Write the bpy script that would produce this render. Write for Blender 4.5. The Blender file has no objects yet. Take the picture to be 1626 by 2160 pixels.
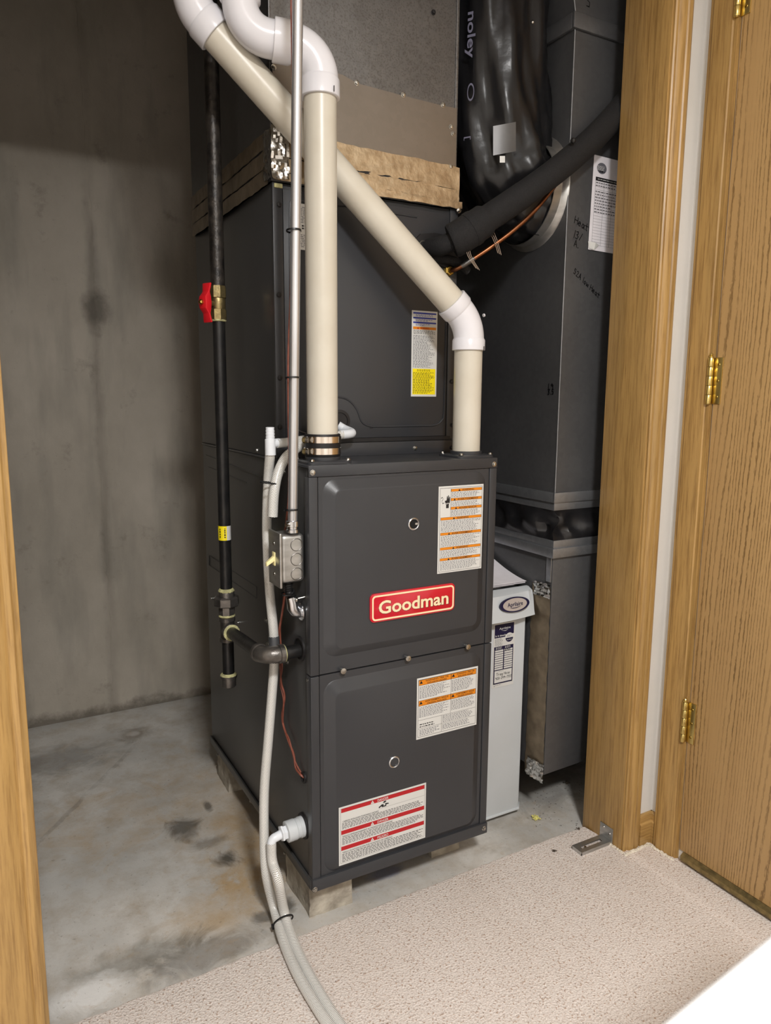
import bpy, bmesh, math, random
from mathutils import Vector, Matrix
random.seed(7)
S = bpy.context.scene
COL = S.collection

# ------------------------------------------------------------------ camera
F_PX, CAM = 1545.46, Vector((-0.5367, -1.2626, 1.0956))
YAW, PITCH, ROLL = 0.5072, 0.1577, 0.0067
_f = Vector((math.sin(YAW)*math.cos(PITCH), math.cos(YAW)*math.cos(PITCH), -math.sin(PITCH)))
_r = Vector((math.cos(YAW), -math.sin(YAW), 0)); _u = _r.cross(_f)
CR = math.cos(ROLL)*_r + math.sin(ROLL)*_u
CU = -math.sin(ROLL)*_r + math.cos(ROLL)*_u
CF = _f
cd = bpy.data.cameras.new('camera'); cam = bpy.data.objects.new('camera', cd); COL.objects.link(cam)
cam.matrix_world = Matrix(((CR.x, CU.x, -CF.x, CAM.x), (CR.y, CU.y, -CF.y, CAM.y), (CR.z, CU.z, -CF.z, CAM.z), (0, 0, 0, 1)))
cd.sensor_fit = 'VERTICAL'; cd.sensor_height = 36.0; cd.lens = F_PX/2160*36; cd.clip_start = 0.02
cd.dof.use_dof = True; cd.dof.focus_distance = 1.65; cd.dof.aperture_fstop = 7.0
S.camera = cam

# ------------------------------------------------------------------ light / exposure
W_ = bpy.data.worlds.new('world'); S.world = W_; W_.use_nodes = True
W_.node_tree.nodes['Background'].inputs[0].default_value = (1.0, 0.96, 0.9, 1)
W_.node_tree.nodes['Background'].inputs[1].default_value = 0.0
S.view_settings.view_transform = 'Standard'; S.view_settings.look = 'None'
S.view_settings.gamma = 1.0; S.view_settings.use_curve_mapping = False
S.view_settings.exposure = 1.2
LAMP_POS = (-0.46, -2.0, 2.40); LAMP_W = 38.0
ld = bpy.data.lights.new('hall_lamp', 'AREA'); ld.shape = 'DISK'; ld.size = 0.34; ld.energy = LAMP_W
ld.color = (1.0, 0.99, 0.98)
lo = bpy.data.objects.new('hall_lamp', ld); COL.objects.link(lo); lo.location = (LAMP_POS[0], LAMP_POS[1], LAMP_POS[2]-0.075)

def at(ax, val, u, v):
    """3-D point where the ray of photo pixel (u,v) meets the plane axis=val"""
    d = CR*((u-813)/F_PX) - CU*((v-1080)/F_PX) + CF
    t = (val-CAM[ax])/d[ax]
    return CAM + d*t

# ------------------------------------------------------------------ dimensions (metres)
W, D, ZB, ZT = 0.437, 0.742, 0.089, 0.965      # furnace cabinet
CY, ZC = 0.167, 1.507                          # coil front, coil top
YF, YB = -0.118, 0.009                         # closet front wall: hall face, closet face
XL, XR = -0.502, 0.757                         # door opening
XW = 0.859                                     # hall right wall
YBACK = 1.30                                   # concrete wall
ZCEIL, ZHEAD = 2.44, 2.035

# ------------------------------------------------------------------ helpers
WLOC = {}
def lin(c):
    r = []
    for x in c[:3]:
        x /= 255.0
        r.append(x/12.92 if x <= 0.04045 else ((x+0.055)/1.055)**2.4)
    return (*r, 1)

class MB:
    def __init__(s): s.v = []; s.f = []; s.uv = []
    def add(s, vs, fs, uvs=None):
        o = len(s.v); s.v += [Vector(p) for p in vs]; s.f += [tuple(i+o for i in f) for f in fs]
        s.uv += (uvs if uvs else [None]*len(fs)); return s
    def box(s, x0, x1, y0, y1, z0, z1):
        vs = [(x, y, z) for z in (z0, z1) for y in (y0, y1) for x in (x0, x1)]
        return s.add(vs, [(0, 2, 3, 1), (4, 5, 7, 6), (0, 1, 5, 4), (2, 6, 7, 3), (0, 4, 6, 2), (1, 3, 7, 5)])
    def quad(s, a, b, c, d): return s.add([a, b, c, d], [(0, 1, 2, 3)])
    def tube(s, path, r, n=16, caps=True, twist=0.0, vscale=1.0):
        P = [Vector(p) for p in path]; R = r if isinstance(r, (list, tuple)) else [r]*len(P)
        T = []
        for i in range(len(P)):
            a = P[max(i-1, 0)]; b = P[min(i+1, len(P)-1)]; T.append((b-a).normalized())
        ref = Vector((0, 0, 1)) if abs(T[0].z) < 0.9 else Vector((0, 1, 0))
        N = (ref-T[0]*ref.dot(T[0])).normalized()
        vs = []; L = [0.0]
        for i in range(1, len(P)): L.append(L[-1]+(P[i]-P[i-1]).length)
        for i in range(len(P)):
            if i: N = (N-T[i]*N.dot(T[i])).normalized()
            B = T[i].cross(N)
            for k in range(n):
                a = 2*math.pi*k/n
                rr = R[i](a) if callable(R[i]) else R[i]
                vs.append(P[i]+(N*math.cos(a)+B*math.sin(a))*rr)
        fs = []; uv = []
        for i in range(len(P)-1):
            for k in range(n):
                k2 = (k+1) % n
                fs.append((i*n+k, i*n+k2, (i+1)*n+k2, (i+1)*n+k))
                uv.append([(k/n, L[i]*vscale), ((k+1)/n, L[i]*vscale), ((k+1)/n, L[i+1]*vscale), (k/n, L[i+1]*vscale)])
        if caps:
            fs.append(tuple(range(n-1, -1, -1))); uv.append(None)
            fs.append(tuple((len(P)-1)*n+k for k in range(n))); uv.append(None)
        return s.add(vs, fs, uv)
    def cyl(s, a, b, r, n=20, r2=None): return s.tube([a, b], [r, r if r2 is None else r2], n)
    def lathe(s, o, ax, prof, n=20, close=True):
        o = Vector(o); ax = Vector(ax).normalized()
        ref = Vector((0, 0, 1)) if abs(ax.z) < 0.9 else Vector((1, 0, 0))
        N = (ref-ax*ref.dot(ax)).normalized(); B = ax.cross(N)
        vs = []
        for (r, h) in prof:
            for k in range(n):
                a = 2*math.pi*k/n; vs.append(o+ax*h+(N*math.cos(a)+B*math.sin(a))*max(r, 1e-5))
        fs = [(i*n+k, i*n+(k+1) % n, (i+1)*n+(k+1) % n, (i+1)*n+k) for i in range(len(prof)-1) for k in range(n)]
        if close:
            fs.append(tuple(range(n-1, -1, -1))); fs.append(tuple((len(prof)-1)*n+k for k in range(n)))
        return s.add(vs, fs)
    def sphere(s, c, r, n=10, sq=(1, 1, 1)):
        c = Vector(c); vs = []; m = max(4, n//2+1)
        for i in range(m+1):
            t = math.pi*i/m
            for k in range(n):
                a = 2*math.pi*k/n
                vs.append(c+Vector((math.sin(t)*math.cos(a)*sq[0], math.sin(t)*math.sin(a)*sq[1], math.cos(t)*sq[2]))*r)
        fs = [(i*n+k, (i+1)*n+k, (i+1)*n+(k+1) % n, i*n+(k+1) % n) for i in range(m) for k in range(n)]
        return s.add(vs, fs)
    def prism(s, pts, ax, a0, a1):
        """polygon pts (2-D in the two other axes, in axis order) extruded along axis ax from a0 to a1"""
        def P(p, a):
            q = [0, 0, 0]; o = [i for i in range(3) if i != ax]; q[ax] = a; q[o[0]] = p[0]; q[o[1]] = p[1]; return q
        n = len(pts)
        vs = [P(p, a0) for p in pts]+[P(p, a1) for p in pts]
        fs = [tuple(range(n)), tuple(range(2*n-1, n-1, -1))]+[(i, n+i, n+(i+1) % n, (i+1) % n) for i in range(n)]
        return s.add(vs, fs)
    def rings(s, rings, cap0=True, cap1=True):
        n = len(rings[0]); vs = [p for r in rings for p in r]
        fs = [(i*n+k, i*n+(k+1) % n, (i+1)*n+(k+1) % n, (i+1)*n+k) for i in range(len(rings)-1) for k in range(n)]
        if cap0: fs.append(tuple(range(n-1, -1, -1)))
        if cap1: fs.append(tuple((len(rings)-1)*n+k for k in range(n)))
        return s.add(vs, fs)
    def build(s, name, mat, parent=None, bevel=0.0, segs=2, smooth=True, label=None, fix=True, angle=35):
        if parent is not None: w = WLOC[parent.name]
        else:
            lo = [min(p[i] for p in s.v) for i in range(3)]; hi = [max(p[i] for p in s.v) for i in range(3)]
            w = Vector(((lo[0]+hi[0])/2, (lo[1]+hi[1])/2, lo[2]))
        me = bpy.data.meshes.new(name)
        me.from_pydata([tuple(p-w) for p in s.v], [], s.f)
        if any(u is not None for u in s.uv):
            ul = me.uv_layers.new(name='UVMap')
            for pi, pl in enumerate(me.polygons):
                u = s.uv[pi]
                for j, li in enumerate(pl.loop_indices): ul.data[li].uv = u[j] if u else (0, 0)
        bm = bmesh.new(); bm.from_mesh(me)
        if fix: bmesh.ops.recalc_face_normals(bm, faces=bm.faces)
        if bevel:
            ed = [e for e in bm.edges if len(e.link_faces) == 2 and e.calc_face_angle(0) > 0.5]
            bmesh.ops.bevel(bm, geom=ed, offset=bevel, segments=segs, profile=0.5, affect='EDGES', clamp_overlap=True)
        bm.to_mesh(me); bm.free()
        if smooth:
            me.shade_smooth(); me.set_sharp_from_angle(angle=math.radians(angle))
        me.materials.append(mat)
        o = bpy.data.objects.new(name, me); COL.objects.link(o)
        if parent is not None: o.parent = parent
        else: o.location = w
        WLOC[o.name] = w
        if label: o['label'] = label
        return o

def thing(name, label, cat, loc, group=None):
    o = bpy.data.objects.new(name, None); COL.objects.link(o); o.location = loc; o.empty_display_size = 0.05
    o['label'] = label; o['category'] = cat
    if group: o['group'] = group
    WLOC[o.name] = Vector(loc); return o
def tag(o, label, cat, group=None):
    o['label'] = label; o['category'] = cat
    if group: o['group'] = group
    return o
def struct(o, label=None):
    o['kind'] = 'structure'
    if label: o['label'] = label
    return o
def spline(pts, n=8):
    P = [Vector(p) for p in pts]; out = []
    for i in range(len(P)-1):
        p0 = P[i-1] if i else P[i]*2-P[i+1]; p1, p2 = P[i], P[i+1]; p3 = P[i+2] if i+2 < len(P) else P[i+1]*2-P[i]
        for k in range(n):
            t = k/n
            out.append(0.5*((2*p1)+(p2-p0)*t+(2*p0-5*p1+4*p2-p3)*t*t+(3*p1-p0-3*p2+p3)*t**3))
    out.append(P[-1]); return out
def rrect(x0, x1, z0, z1, r, n=6):
    out = []
    for cx, cz, a0 in ((x1-r, z1-r, 0), (x0+r, z1-r, 90), (x0+r, z0+r, 180), (x1-r, z0+r, 270)):
        for k in range(n+1):
            a = math.radians(a0+90*k/n); out.append((cx+r*math.cos(a), cz+r*math.sin(a)))
    return out

# ------------------------------------------------------------------ materials
def newmat(name):
    m = bpy.data.materials.new(name); m.use_nodes = True
    nt = m.node_tree; return m, nt, nt.nodes['Principled BSDF']
def N(nt, typ, **kw):
    n = nt.nodes.new(typ)
    for k, v in kw.items():
        if k.startswith('i_'):
            n.inputs[int(k[2:]) if k[2:].isdigit() else k[2:].replace('_', ' ')].default_value = v
        else: setattr(n, k, v)
    return n
def mk(name, c1, c2=None, rough=0.5, metal=0.0, scale=20, stretch=(1, 1, 1), bump=0.0, bscale=None, detail=4, contrast=(0.35, 0.65), coat=0.0, world=False, spec=0.5, trans=0.0, ior=1.45, rvar=0.0):
    m, nt, b = newmat(name)
    b.inputs['Roughness'].default_value = rough; b.inputs['Metallic'].default_value = metal
    b.inputs['Base Color'].default_value = lin(c1); b.inputs['Coat Weight'].default_value = coat
    b.inputs['Specular IOR Level'].default_value = spec; b.inputs['Transmission Weight'].default_value = trans; b.inputs['IOR'].default_value = ior
    if c2 is None and not bump and not rvar: return m
    tc = N(nt, 'ShaderNodeNewGeometry') if world else N(nt, 'ShaderNodeTexCoord')
    mp = N(nt, 'ShaderNodeMapping'); mp.inputs['Scale'].default_value = stretch
    nt.links.new(tc.outputs['Position' if world else 'Object'], mp.inputs[0])
    if c2 is not None or rvar:
        nz = N(nt, 'ShaderNodeTexNoise'); nz.inputs['Scale'].default_value = scale; nz.inputs['Detail'].default_value = detail
        nt.links.new(mp.outputs[0], nz.inputs['Vector'])
        if c2 is not None:
            cr = N(nt, 'ShaderNodeValToRGB'); e = cr.color_ramp.elements
            e[0].position, e[1].position = contrast; e[0].color = lin(c1); e[1].color = lin(c2)
            nt.links.new(nz.outputs[0], cr.inputs[0]); nt.links.new(cr.outputs[0], b.inputs['Base Color'])
        if rvar:
            mr = N(nt, 'ShaderNodeMapRange'); mr.inputs[3].default_value = max(0.02, rough-rvar); mr.inputs[4].default_value = rough+rvar
            nt.links.new(nz.outputs[0], mr.inputs[0]); nt.links.new(mr.outputs[0], b.inputs['Roughness'])
    if bump:
        n2 = N(nt, 'ShaderNodeTexNoise'); n2.inputs['Scale'].default_value = bscale or scale*4; n2.inputs['Detail'].default_value = 6
        nt.links.new(mp.outputs[0], n2.inputs['Vector'])
        bp = N(nt, 'ShaderNodeBump'); bp.inputs['Strength'].default_value = bump; bp.inputs['Distance'].default_value = 0.004
        nt.links.new(n2.outputs[0], bp.inputs['Height']); nt.links.new(bp.outputs[0], b.inputs['Normal'])
    return m

def mix_rgb(nt, fac, a, b):
    n = N(nt, 'ShaderNodeMix', data_type='RGBA')
    if isinstance(fac, float): n.inputs[0].default_value = fac
    else: nt.links.new(fac, n.inputs[0])
    for sock, x in ((6, a), (7, b)):
        if isinstance(x, tuple): n.inputs[sock].default_value = x
        else: nt.links.new(x, n.inputs[sock])
    return n.outputs[2]
def ramp(nt, src, p0, p1, c0=(0, 0, 0, 1), c1=(1, 1, 1, 1)):
    cr = N(nt, 'ShaderNodeValToRGB'); e = cr.color_ramp.elements
    e[0].position, e[1].position = p0, p1; e[0].color, e[1].color = c0, c1
    nt.links.new(src, cr.inputs[0]); return cr.outputs[0]
def noise(nt, vec, scale, detail=4, rough=0.5, stretch=None, dist=0.0, off=None):
    if stretch or off:
        mp = N(nt, 'ShaderNodeMapping'); mp.inputs['Scale'].default_value = stretch or (1, 1, 1)
        if off: mp.inputs['Location'].default_value = off
        nt.links.new(vec, mp.inputs[0]); vec = mp.outputs[0]
    n = N(nt, 'ShaderNodeTexNoise'); n.inputs['Scale'].default_value = scale; n.inputs['Detail'].default_value = detail
    n.inputs['Roughness'].default_value = rough; n.inputs['Distortion'].default_value = dist
    nt.links.new(vec, n.inputs['Vector']); return n.outputs[0]
def math_(nt, op, a, b=None, clamp=False):
    n = N(nt, 'ShaderNodeMath', operation=op, use_clamp=clamp)
    for i, x in enumerate((a, b)):
        if x is None: continue
        if isinstance(x, (int, float)): n.inputs[i].default_value = x
        else: nt.links.new(x, n.inputs[i])
    return n.outputs[0]
def bumpn(nt, h, strength, dist, bsdf):
    bp = N(nt, 'ShaderNodeBump'); bp.inputs['Strength'].default_value = strength; bp.inputs['Distance'].default_value = dist
    nt.links.new(h, bp.inputs['Height']); nt.links.new(bp.outputs[0], bsdf.inputs['Normal'])
def blob(nt, pos, c, rad, nz, amt=0.5):
    """soft-edged stain mask around world point c with per-axis radii rad, edge broken up by noise"""
    sb = N(nt, 'ShaderNodeVectorMath', operation='SUBTRACT'); nt.links.new(pos, sb.inputs[0]); sb.inputs[1].default_value = c
    dv = N(nt, 'ShaderNodeVectorMath', operation='DIVIDE'); nt.links.new(sb.outputs[0], dv.inputs[0]); dv.inputs[1].default_value = rad
    ln = N(nt, 'ShaderNodeVectorMath', operation='LENGTH'); nt.links.new(dv.outputs[0], ln.inputs[0])
    d = math_(nt, 'ADD', ln.outputs['Value'], math_(nt, 'MULTIPLY', math_(nt, 'SUBTRACT', nz, 0.5), amt*4))
    mr = N(nt, 'ShaderNodeMapRange', clamp=True); mr.inputs[1].default_value = 1.1; mr.inputs[2].default_value = 0.45
    nt.links.new(d, mr.inputs[0]); return mr.outputs[0]

def mat_floor():
    m, nt, b = newmat('concrete_floor'); pos = N(nt, 'ShaderNodeNewGeometry').outputs['Position']
    n1 = noise(nt, pos, 3.2, 6, 0.6); n2 = noise(nt, pos, 14, 8, 0.65); n3 = noise(nt, pos, 90, 5, 0.6); nw = noise(nt, pos, 9, 6, 0.7, dist=1.5)
    c = mix_rgb(nt, ramp(nt, n1, 0.35, 0.68), lin((176, 174, 169)), lin((208, 204, 197)))
    c = mix_rgb(nt, ramp(nt, n2, 0.45, 0.75), c, lin((170, 160, 146)))
    tan = noise(nt, pos, 5, 7, 0.7, off=(3.1, 1.7, 0))
    for cc, rr, am in (((-0.03, 0.5, 0), (0.16, 0.42, 1), 0.6), ((-0.30, 0.62, 0), (0.2, 0.16, 1), 0.7), ((-0.14, 0.14, 0), (0.14, 0.12, 1), 0.6), ((-0.05, 0.30, 0), (0.1, 0.2, 1), 0.7)):
        c = mix_rgb(nt, math_(nt, 'MULTIPLY', blob(nt, pos, cc, rr, nw, am), math_(nt, 'MULTIPLY', ramp(nt, tan, 0.38, 0.62), 0.6)), c, lin((176, 148, 108)))
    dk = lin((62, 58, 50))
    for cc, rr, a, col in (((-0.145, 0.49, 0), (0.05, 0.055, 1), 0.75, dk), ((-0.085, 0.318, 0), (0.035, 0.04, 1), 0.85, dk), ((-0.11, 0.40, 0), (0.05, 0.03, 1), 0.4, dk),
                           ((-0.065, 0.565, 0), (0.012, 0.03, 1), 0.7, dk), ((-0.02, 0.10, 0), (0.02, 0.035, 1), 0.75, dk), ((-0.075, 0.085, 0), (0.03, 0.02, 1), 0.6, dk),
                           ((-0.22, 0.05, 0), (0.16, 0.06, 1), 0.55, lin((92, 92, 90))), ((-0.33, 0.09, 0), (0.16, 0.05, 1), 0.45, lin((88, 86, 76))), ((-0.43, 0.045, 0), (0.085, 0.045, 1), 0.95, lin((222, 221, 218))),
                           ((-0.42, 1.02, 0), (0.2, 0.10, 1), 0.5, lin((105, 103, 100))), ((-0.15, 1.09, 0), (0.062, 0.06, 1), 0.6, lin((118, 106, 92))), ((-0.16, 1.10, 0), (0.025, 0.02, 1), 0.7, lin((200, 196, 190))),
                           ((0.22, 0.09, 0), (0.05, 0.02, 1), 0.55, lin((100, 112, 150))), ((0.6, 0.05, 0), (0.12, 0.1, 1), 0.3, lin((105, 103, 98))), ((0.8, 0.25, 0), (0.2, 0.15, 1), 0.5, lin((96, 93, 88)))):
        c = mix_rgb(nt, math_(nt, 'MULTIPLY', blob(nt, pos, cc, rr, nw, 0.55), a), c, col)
    # faint straight scrape / crack line towards the back wall
    sp = N(nt, 'ShaderNodeSeparateXYZ'); nt.links.new(pos, sp.inputs[0])
    ln = math_(nt, 'ABSOLUTE', math_(nt, 'ADD', math_(nt, 'SUBTRACT', math_(nt, 'SUBTRACT', sp.outputs[1], 1.0), math_(nt, 'MULTIPLY', math_(nt, 'ADD', sp.outputs[0], 0.18), 1.35)), math_(nt, 'MULTIPLY', math_(nt, 'SUBTRACT', n2, 0.5), 0.05)))
    lm = math_(nt, 'MULTIPLY', math_(nt, 'LESS_THAN', ln, 0.012), math_(nt, 'LESS_THAN', sp.outputs[0], -0.17))
    c = mix_rgb(nt, math_(nt, 'MULTIPLY', lm, math_(nt, 'MULTIPLY', ramp(nt, n2, 0.4, 0.6), 0.32)), c, lin((105, 102, 100)))
    c = mix_rgb(nt, math_(nt, 'MULTIPLY', ramp(nt, n3, 0.62, 0.72), 0.5), c, lin((112, 104, 92)))
    n5 = noise(nt, pos, 34, 8, 0.7, off=(7, 3, 0)); n6 = noise(nt, pos, 330, 2, 0.5, off=(1, 9, 0))
    c = mix_rgb(nt, math_(nt, 'MULTIPLY', ramp(nt, n5, 0.56, 0.70), 0.35), c, lin((168, 142, 108)))
    c = mix_rgb(nt, math_(nt, 'MULTIPLY', ramp(nt, n6, 0.70, 0.74), 0.7), c, lin((84, 78, 70)))
    nt.links.new(c, b.inputs['Base Color']); b.inputs['Roughness'].default_value = 0.55
    bumpn(nt, n3, 0.25, 0.003, b); return m
def mat_wall():
    m, nt, b = newmat('concrete_wall'); pos = N(nt, 'ShaderNodeNewGeometry').outputs['Position']
    n1 = noise(nt, pos, 2.6, 7, 0.6, (1, 1, 0.7)); n2 = noise(nt, pos, 11, 8, 0.7); n3 = noise(nt, pos, 120, 4, 0.6); n4 = noise(nt, pos, 5, 5, 0.5, (2.4, 1, 0.5), off=(5, 2, 1))
    c = mix_rgb(nt, ramp(nt, n1, 0.3, 0.7), lin((152, 144, 131)), lin((186, 177, 164)))
    c = mix_rgb(nt, math_(nt, 'MULTIPLY', ramp(nt, n4, 0.5, 0.7), 0.5), c, lin((132, 128, 118)))
    c = mix_rgb(nt, math_(nt, 'MULTIPLY', ramp(nt, n2, 0.60, 0.75), 0.4), c, lin((90, 82, 68)))
    c = mix_rgb(nt, math_(nt, 'MULTIPLY', ramp(nt, n3, 0.66, 0.74), 0.35), c, lin((75, 70, 62)))
    # darkened form-joint line
    sp = N(nt, 'ShaderNodeSeparateXYZ'); nt.links.new(pos, sp.inputs[0])
    dx = math_(nt, 'ABSOLUTE', math_(nt, 'ADD', math_(nt, 'ADD', sp.outputs[0], 0.183), math_(nt, 'MULTIPLY', math_(nt, 'SUBTRACT', n2, 0.5), 0.04)))
    mr = N(nt, 'ShaderNodeMapRange', clamp=True); mr.inputs[1].default_value = 0.022; mr.inputs[2].default_value = 0.004; nt.links.new(dx, mr.inputs[0])
    c = mix_rgb(nt, math_(nt, 'MULTIPLY', mr.outputs[0], math_(nt, 'MULTIPLY', ramp(nt, n4, 0.3, 0.6), 0.4)), c, lin((96, 90, 80)))
    c = mix_rgb(nt, math_(nt, 'MULTIPLY', blob(nt, pos, (-0.175, YBACK, 1.36), (0.045, 1, 0.07), n2, 0.4), 0.65), c, lin((66, 60, 52)))
    # browner and darker towards the foot
    mr2 = N(nt, 'ShaderNodeMapRange', clamp=True); mr2.inputs[1].default_value = 0.035; mr2.inputs[2].default_value = 0.0
    nt.links.new(math_(nt, 'ADD', sp.outputs[2], math_(nt, 'MULTIPLY', math_(nt, 'SUBTRACT', n2, 0.5), 0.14)), mr2.inputs[0])
    c = mix_rgb(nt, math_(nt, 'MULTIPLY', mr2.outputs[0], 0.7), c, lin((70, 62, 52)))
    nt.links.new(c, b.inputs['Base Color']); b.inputs['Roughness'].default_value = 0.8
    bumpn(nt, math_(nt, 'ADD', n2, math_(nt, 'MULTIPLY', n3, 0.5)), 0.35, 0.004, b); return m
def mat_carpet():
    m, nt, b = newmat('carpet_pile'); pos = N(nt, 'ShaderNodeNewGeometry').outputs['Position']
    f1 = noise(nt, pos, 260, 3, 0.6); f2 = noise(nt, pos, 230, 2, 0.5, off=(4, 2, 1)); f3 = noise(nt, pos, 4, 3)
    c = mix_rgb(nt, ramp(nt, f1, 0.35, 0.65), lin((218, 206, 198)), lin((240, 232, 225)))
    c = mix_rgb(nt, math_(nt, 'MULTIPLY', ramp(nt, f2, 0.59, 0.66), 0.7), c, lin((164, 130, 104)))
    f4 = noise(nt, pos, 240, 2, 0.5, off=(9, 5, 3))
    c = mix_rgb(nt, math_(nt, 'MULTIPLY', ramp(nt, f4, 0.66, 0.72), 0.7), c, lin((110, 100, 92)))
    c = mix_rgb(nt, math_(nt, 'MULTIPLY', ramp(nt, f3, 0.5, 0.75), 0.12), c, lin((190, 170, 150)))
    nt.links.new(c, b.inputs['Base Color']); b.inputs['Roughness'].default_value = 0.95; b.inputs['Specular IOR Level'].default_value = 0.1
    bumpn(nt, math_(nt, 'ADD', f1, f2), 0.45, 0.004, b); return m
def mat_oak(name, base, dark, horiz=False):
    m, nt, b = newmat(name); pos = N(nt, 'ShaderNodeNewGeometry').outputs['Position']
    st = (1, 1, 0.045) if not horiz else (0.045, 0.045, 1)
    g1 = noise(nt, pos, 160, 5, 0.7, st); g2 = noise(nt, pos, 22, 4, 0.5, (1, 1, 0.06) if not horiz else (0.1, 0.1, 1), dist=0.6); g3 = noise(nt, pos, 420, 3, 0.5, (1, 1, 0.03) if not horiz else (0.03, 0.03, 1))
    c = mix_rgb(nt, ramp(nt, g2, 0.35, 0.65), lin(base), lin(tuple(int(x*0.9) for x in base)))
    c = mix_rgb(nt, math_(nt, 'MULTIPLY', ramp(nt, g1, 0.46, 0.66), 0.75), c, lin(dark))
    c = mix_rgb(nt, math_(nt, 'MULTIPLY', ramp(nt, g3, 0.58, 0.66), 0.3), c, lin(dark))
    nt.links.new(c, b.inputs['Base Color']); b.inputs['Roughness'].default_value = 0.36
    bumpn(nt, g1, 0.08, 0.002, b); return m
def mat_door():
    m, nt, b = newmat('oak_veneer_door'); pos = N(nt, 'ShaderNodeNewGeometry').outputs['Position']
    mp = N(nt, 'ShaderNodeMapping'); mp.inputs['Scale'].default_value = (0.0, 1, 0.07); mp.inputs['Location'].default_value = (0, 0, 0.2); nt.links.new(pos, mp.inputs[0])
    warp = noise(nt, mp.outputs[0], 5.0, 2, 0.4)
    sp = N(nt, 'ShaderNodeSeparateXYZ'); nt.links.new(pos, sp.inputs[0])
    ph = math_(nt, 'ADD', math_(nt, 'MULTIPLY', sp.outputs[1], 820), math_(nt, 'MULTIPLY', warp, 190))
    fine = noise(nt, pos, 300, 3, 0.6, (1, 1, 0.25)); ph = math_(nt, 'ADD', ph, math_(nt, 'MULTIPLY', fine, 4.0))
    w = math_(nt, 'ADD', math_(nt, 'MULTIPLY', math_(nt, 'SINE', ph), 0.5), 0.5)
    brk = noise(nt, pos, 200, 3, 0.7, (1, 1, 0.12), off=(1, 5, 2)); area = noise(nt, pos, 14, 3, 0.5, (1, 1, 0.12), off=(2, 2, 2))
    line = math_(nt, 'MULTIPLY', ramp(nt, w, 0.72, 0.95), math_(nt, 'MULTIPLY', ramp(nt, brk, 0.34, 0.5), ramp(nt, area, 0.32, 0.55)))
    base = mix_rgb(nt, noise(nt, pos, 30, 3, 0.5, (1, 1, 0.05)), lin((198, 162, 110)), lin((182, 146, 96)))
    c = mix_rgb(nt, math_(nt, 'MULTIPLY', line, 0.8), base, lin((116, 88, 50)))
    nt.links.new(c, b.inputs['Base Color']); b.inputs['Roughness'].default_value = 0.42
    bumpn(nt, math_(nt, 'SUBTRACT', 1.0, line), 0.25, 0.002, b); return m
def mat_galv(name, c1, c2, rough=0.38, speck=0.0, metal=1.0):
    m, nt, b = newmat(name); pos = N(nt, 'ShaderNodeNewGeometry').outputs['Position']
    vo = N(nt, 'ShaderNodeTexVoronoi'); vo.inputs['Scale'].default_value = 90; nt.links.new(pos, vo.inputs['Vector'])
    n1 = noise(nt, pos, 4, 6, 0.65); n2 = noise(nt, pos, 260, 3, 0.6)
    sx = N(nt, 'ShaderNodeSeparateColor'); nt.links.new(vo.outputs['Color'], sx.inputs[0])
    c = mix_rgb(nt, math_(nt, 'ADD', math_(nt, 'MULTIPLY', ramp(nt, n1, 0.3, 0.7), 0.7), math_(nt, 'MULTIPLY', sx.outputs[0], 0.3)), lin(c1), lin(c2))
    if speck: c = mix_rgb(nt, math_(nt, 'MULTIPLY', ramp(nt, n2, 0.5, 0.62), speck), c, lin((70, 60, 50)))
    nt.links.new(c, b.inputs['Base Color']); b.inputs['Metallic'].default_value = metal
    mr = N(nt, 'ShaderNodeMapRange'); mr.inputs[3].default_value = rough-0.08; mr.inputs[4].default_value = rough+0.12
    nt.links.new(n1, mr.inputs[0]); nt.links.new(mr.outputs[0], b.inputs['Roughness'])
    bumpn(nt, noise(nt, pos, 6, 2), 0.12, 0.01, b); return m
def mat_hose():
    m, nt, b = newmat('braided_clear_hose'); uv = N(nt, 'ShaderNodeTexCoord').outputs['UV']
    sp = N(nt, 'ShaderNodeSeparateXYZ'); nt.links.new(uv, sp.inputs[0])
    zig = math_(nt, 'MULTIPLY', math_(nt, 'PINGPONG', math_(nt, 'MULTIPLY', sp.outputs[0], 4.0), 0.5), 3.6)
    ph = math_(nt, 'ADD', math_(nt, 'MULTIPLY', sp.outputs[1], 330*2*math.pi), math_(nt, 'MULTIPLY', zig, 2*math.pi))
    w = math_(nt, 'ADD', math_(nt, 'MULTIPLY', math_(nt, 'SINE', ph), 0.5), 0.5)
    c = mix_rgb(nt, ramp(nt, w, 0.3, 0.75), lin((150, 146, 138)), lin((238, 238, 235)))
    nt.links.new(c, b.inputs['Base Color']); b.inputs['Roughness'].default_value = 0.22; b.inputs['Coat Weight'].default_value = 0.6
    b.inputs['Subsurface Weight'].default_value = 0.0
    bumpn(nt, w, 0.15, 0.001, b); return m

M = {}
M['floor'] = mat_floor(); M['wall'] = mat_wall(); M['carpet'] = mat_carpet()
M['drywall'] = mk('painted_drywall', (214, 210, 204), (210, 206, 199), 0.6, scale=8, bump=0.05, bscale=300)
M['ceil'] = mk('ceiling_paint', (232, 228, 220), rough=0.8)
M['dimwall'] = mk('closet_framing_wall', (120, 112, 100), (96, 90, 80), 0.85, scale=6)
M['oak'] = mat_oak('oak_stained_trim', (176, 140, 84), (124, 92, 50)); M['oakh'] = mat_oak('oak_stained_base', (176, 140, 84), (124, 92, 50), True)
M['door'] = mat_door()
M['paint'] = mk('charcoal_enamel', (54, 55, 58), (51, 52, 55), 0.33, scale=6, bump=0.06, bscale=900, rvar=0.05)
M['paint2'] = mk('charcoal_enamel_side', (57, 57, 57), (54, 54, 54), 0.33, scale=5, bump=0.04, bscale=700, rvar=0.05)  # same enamel as the front, colour lightened to imitate light on the side
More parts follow.
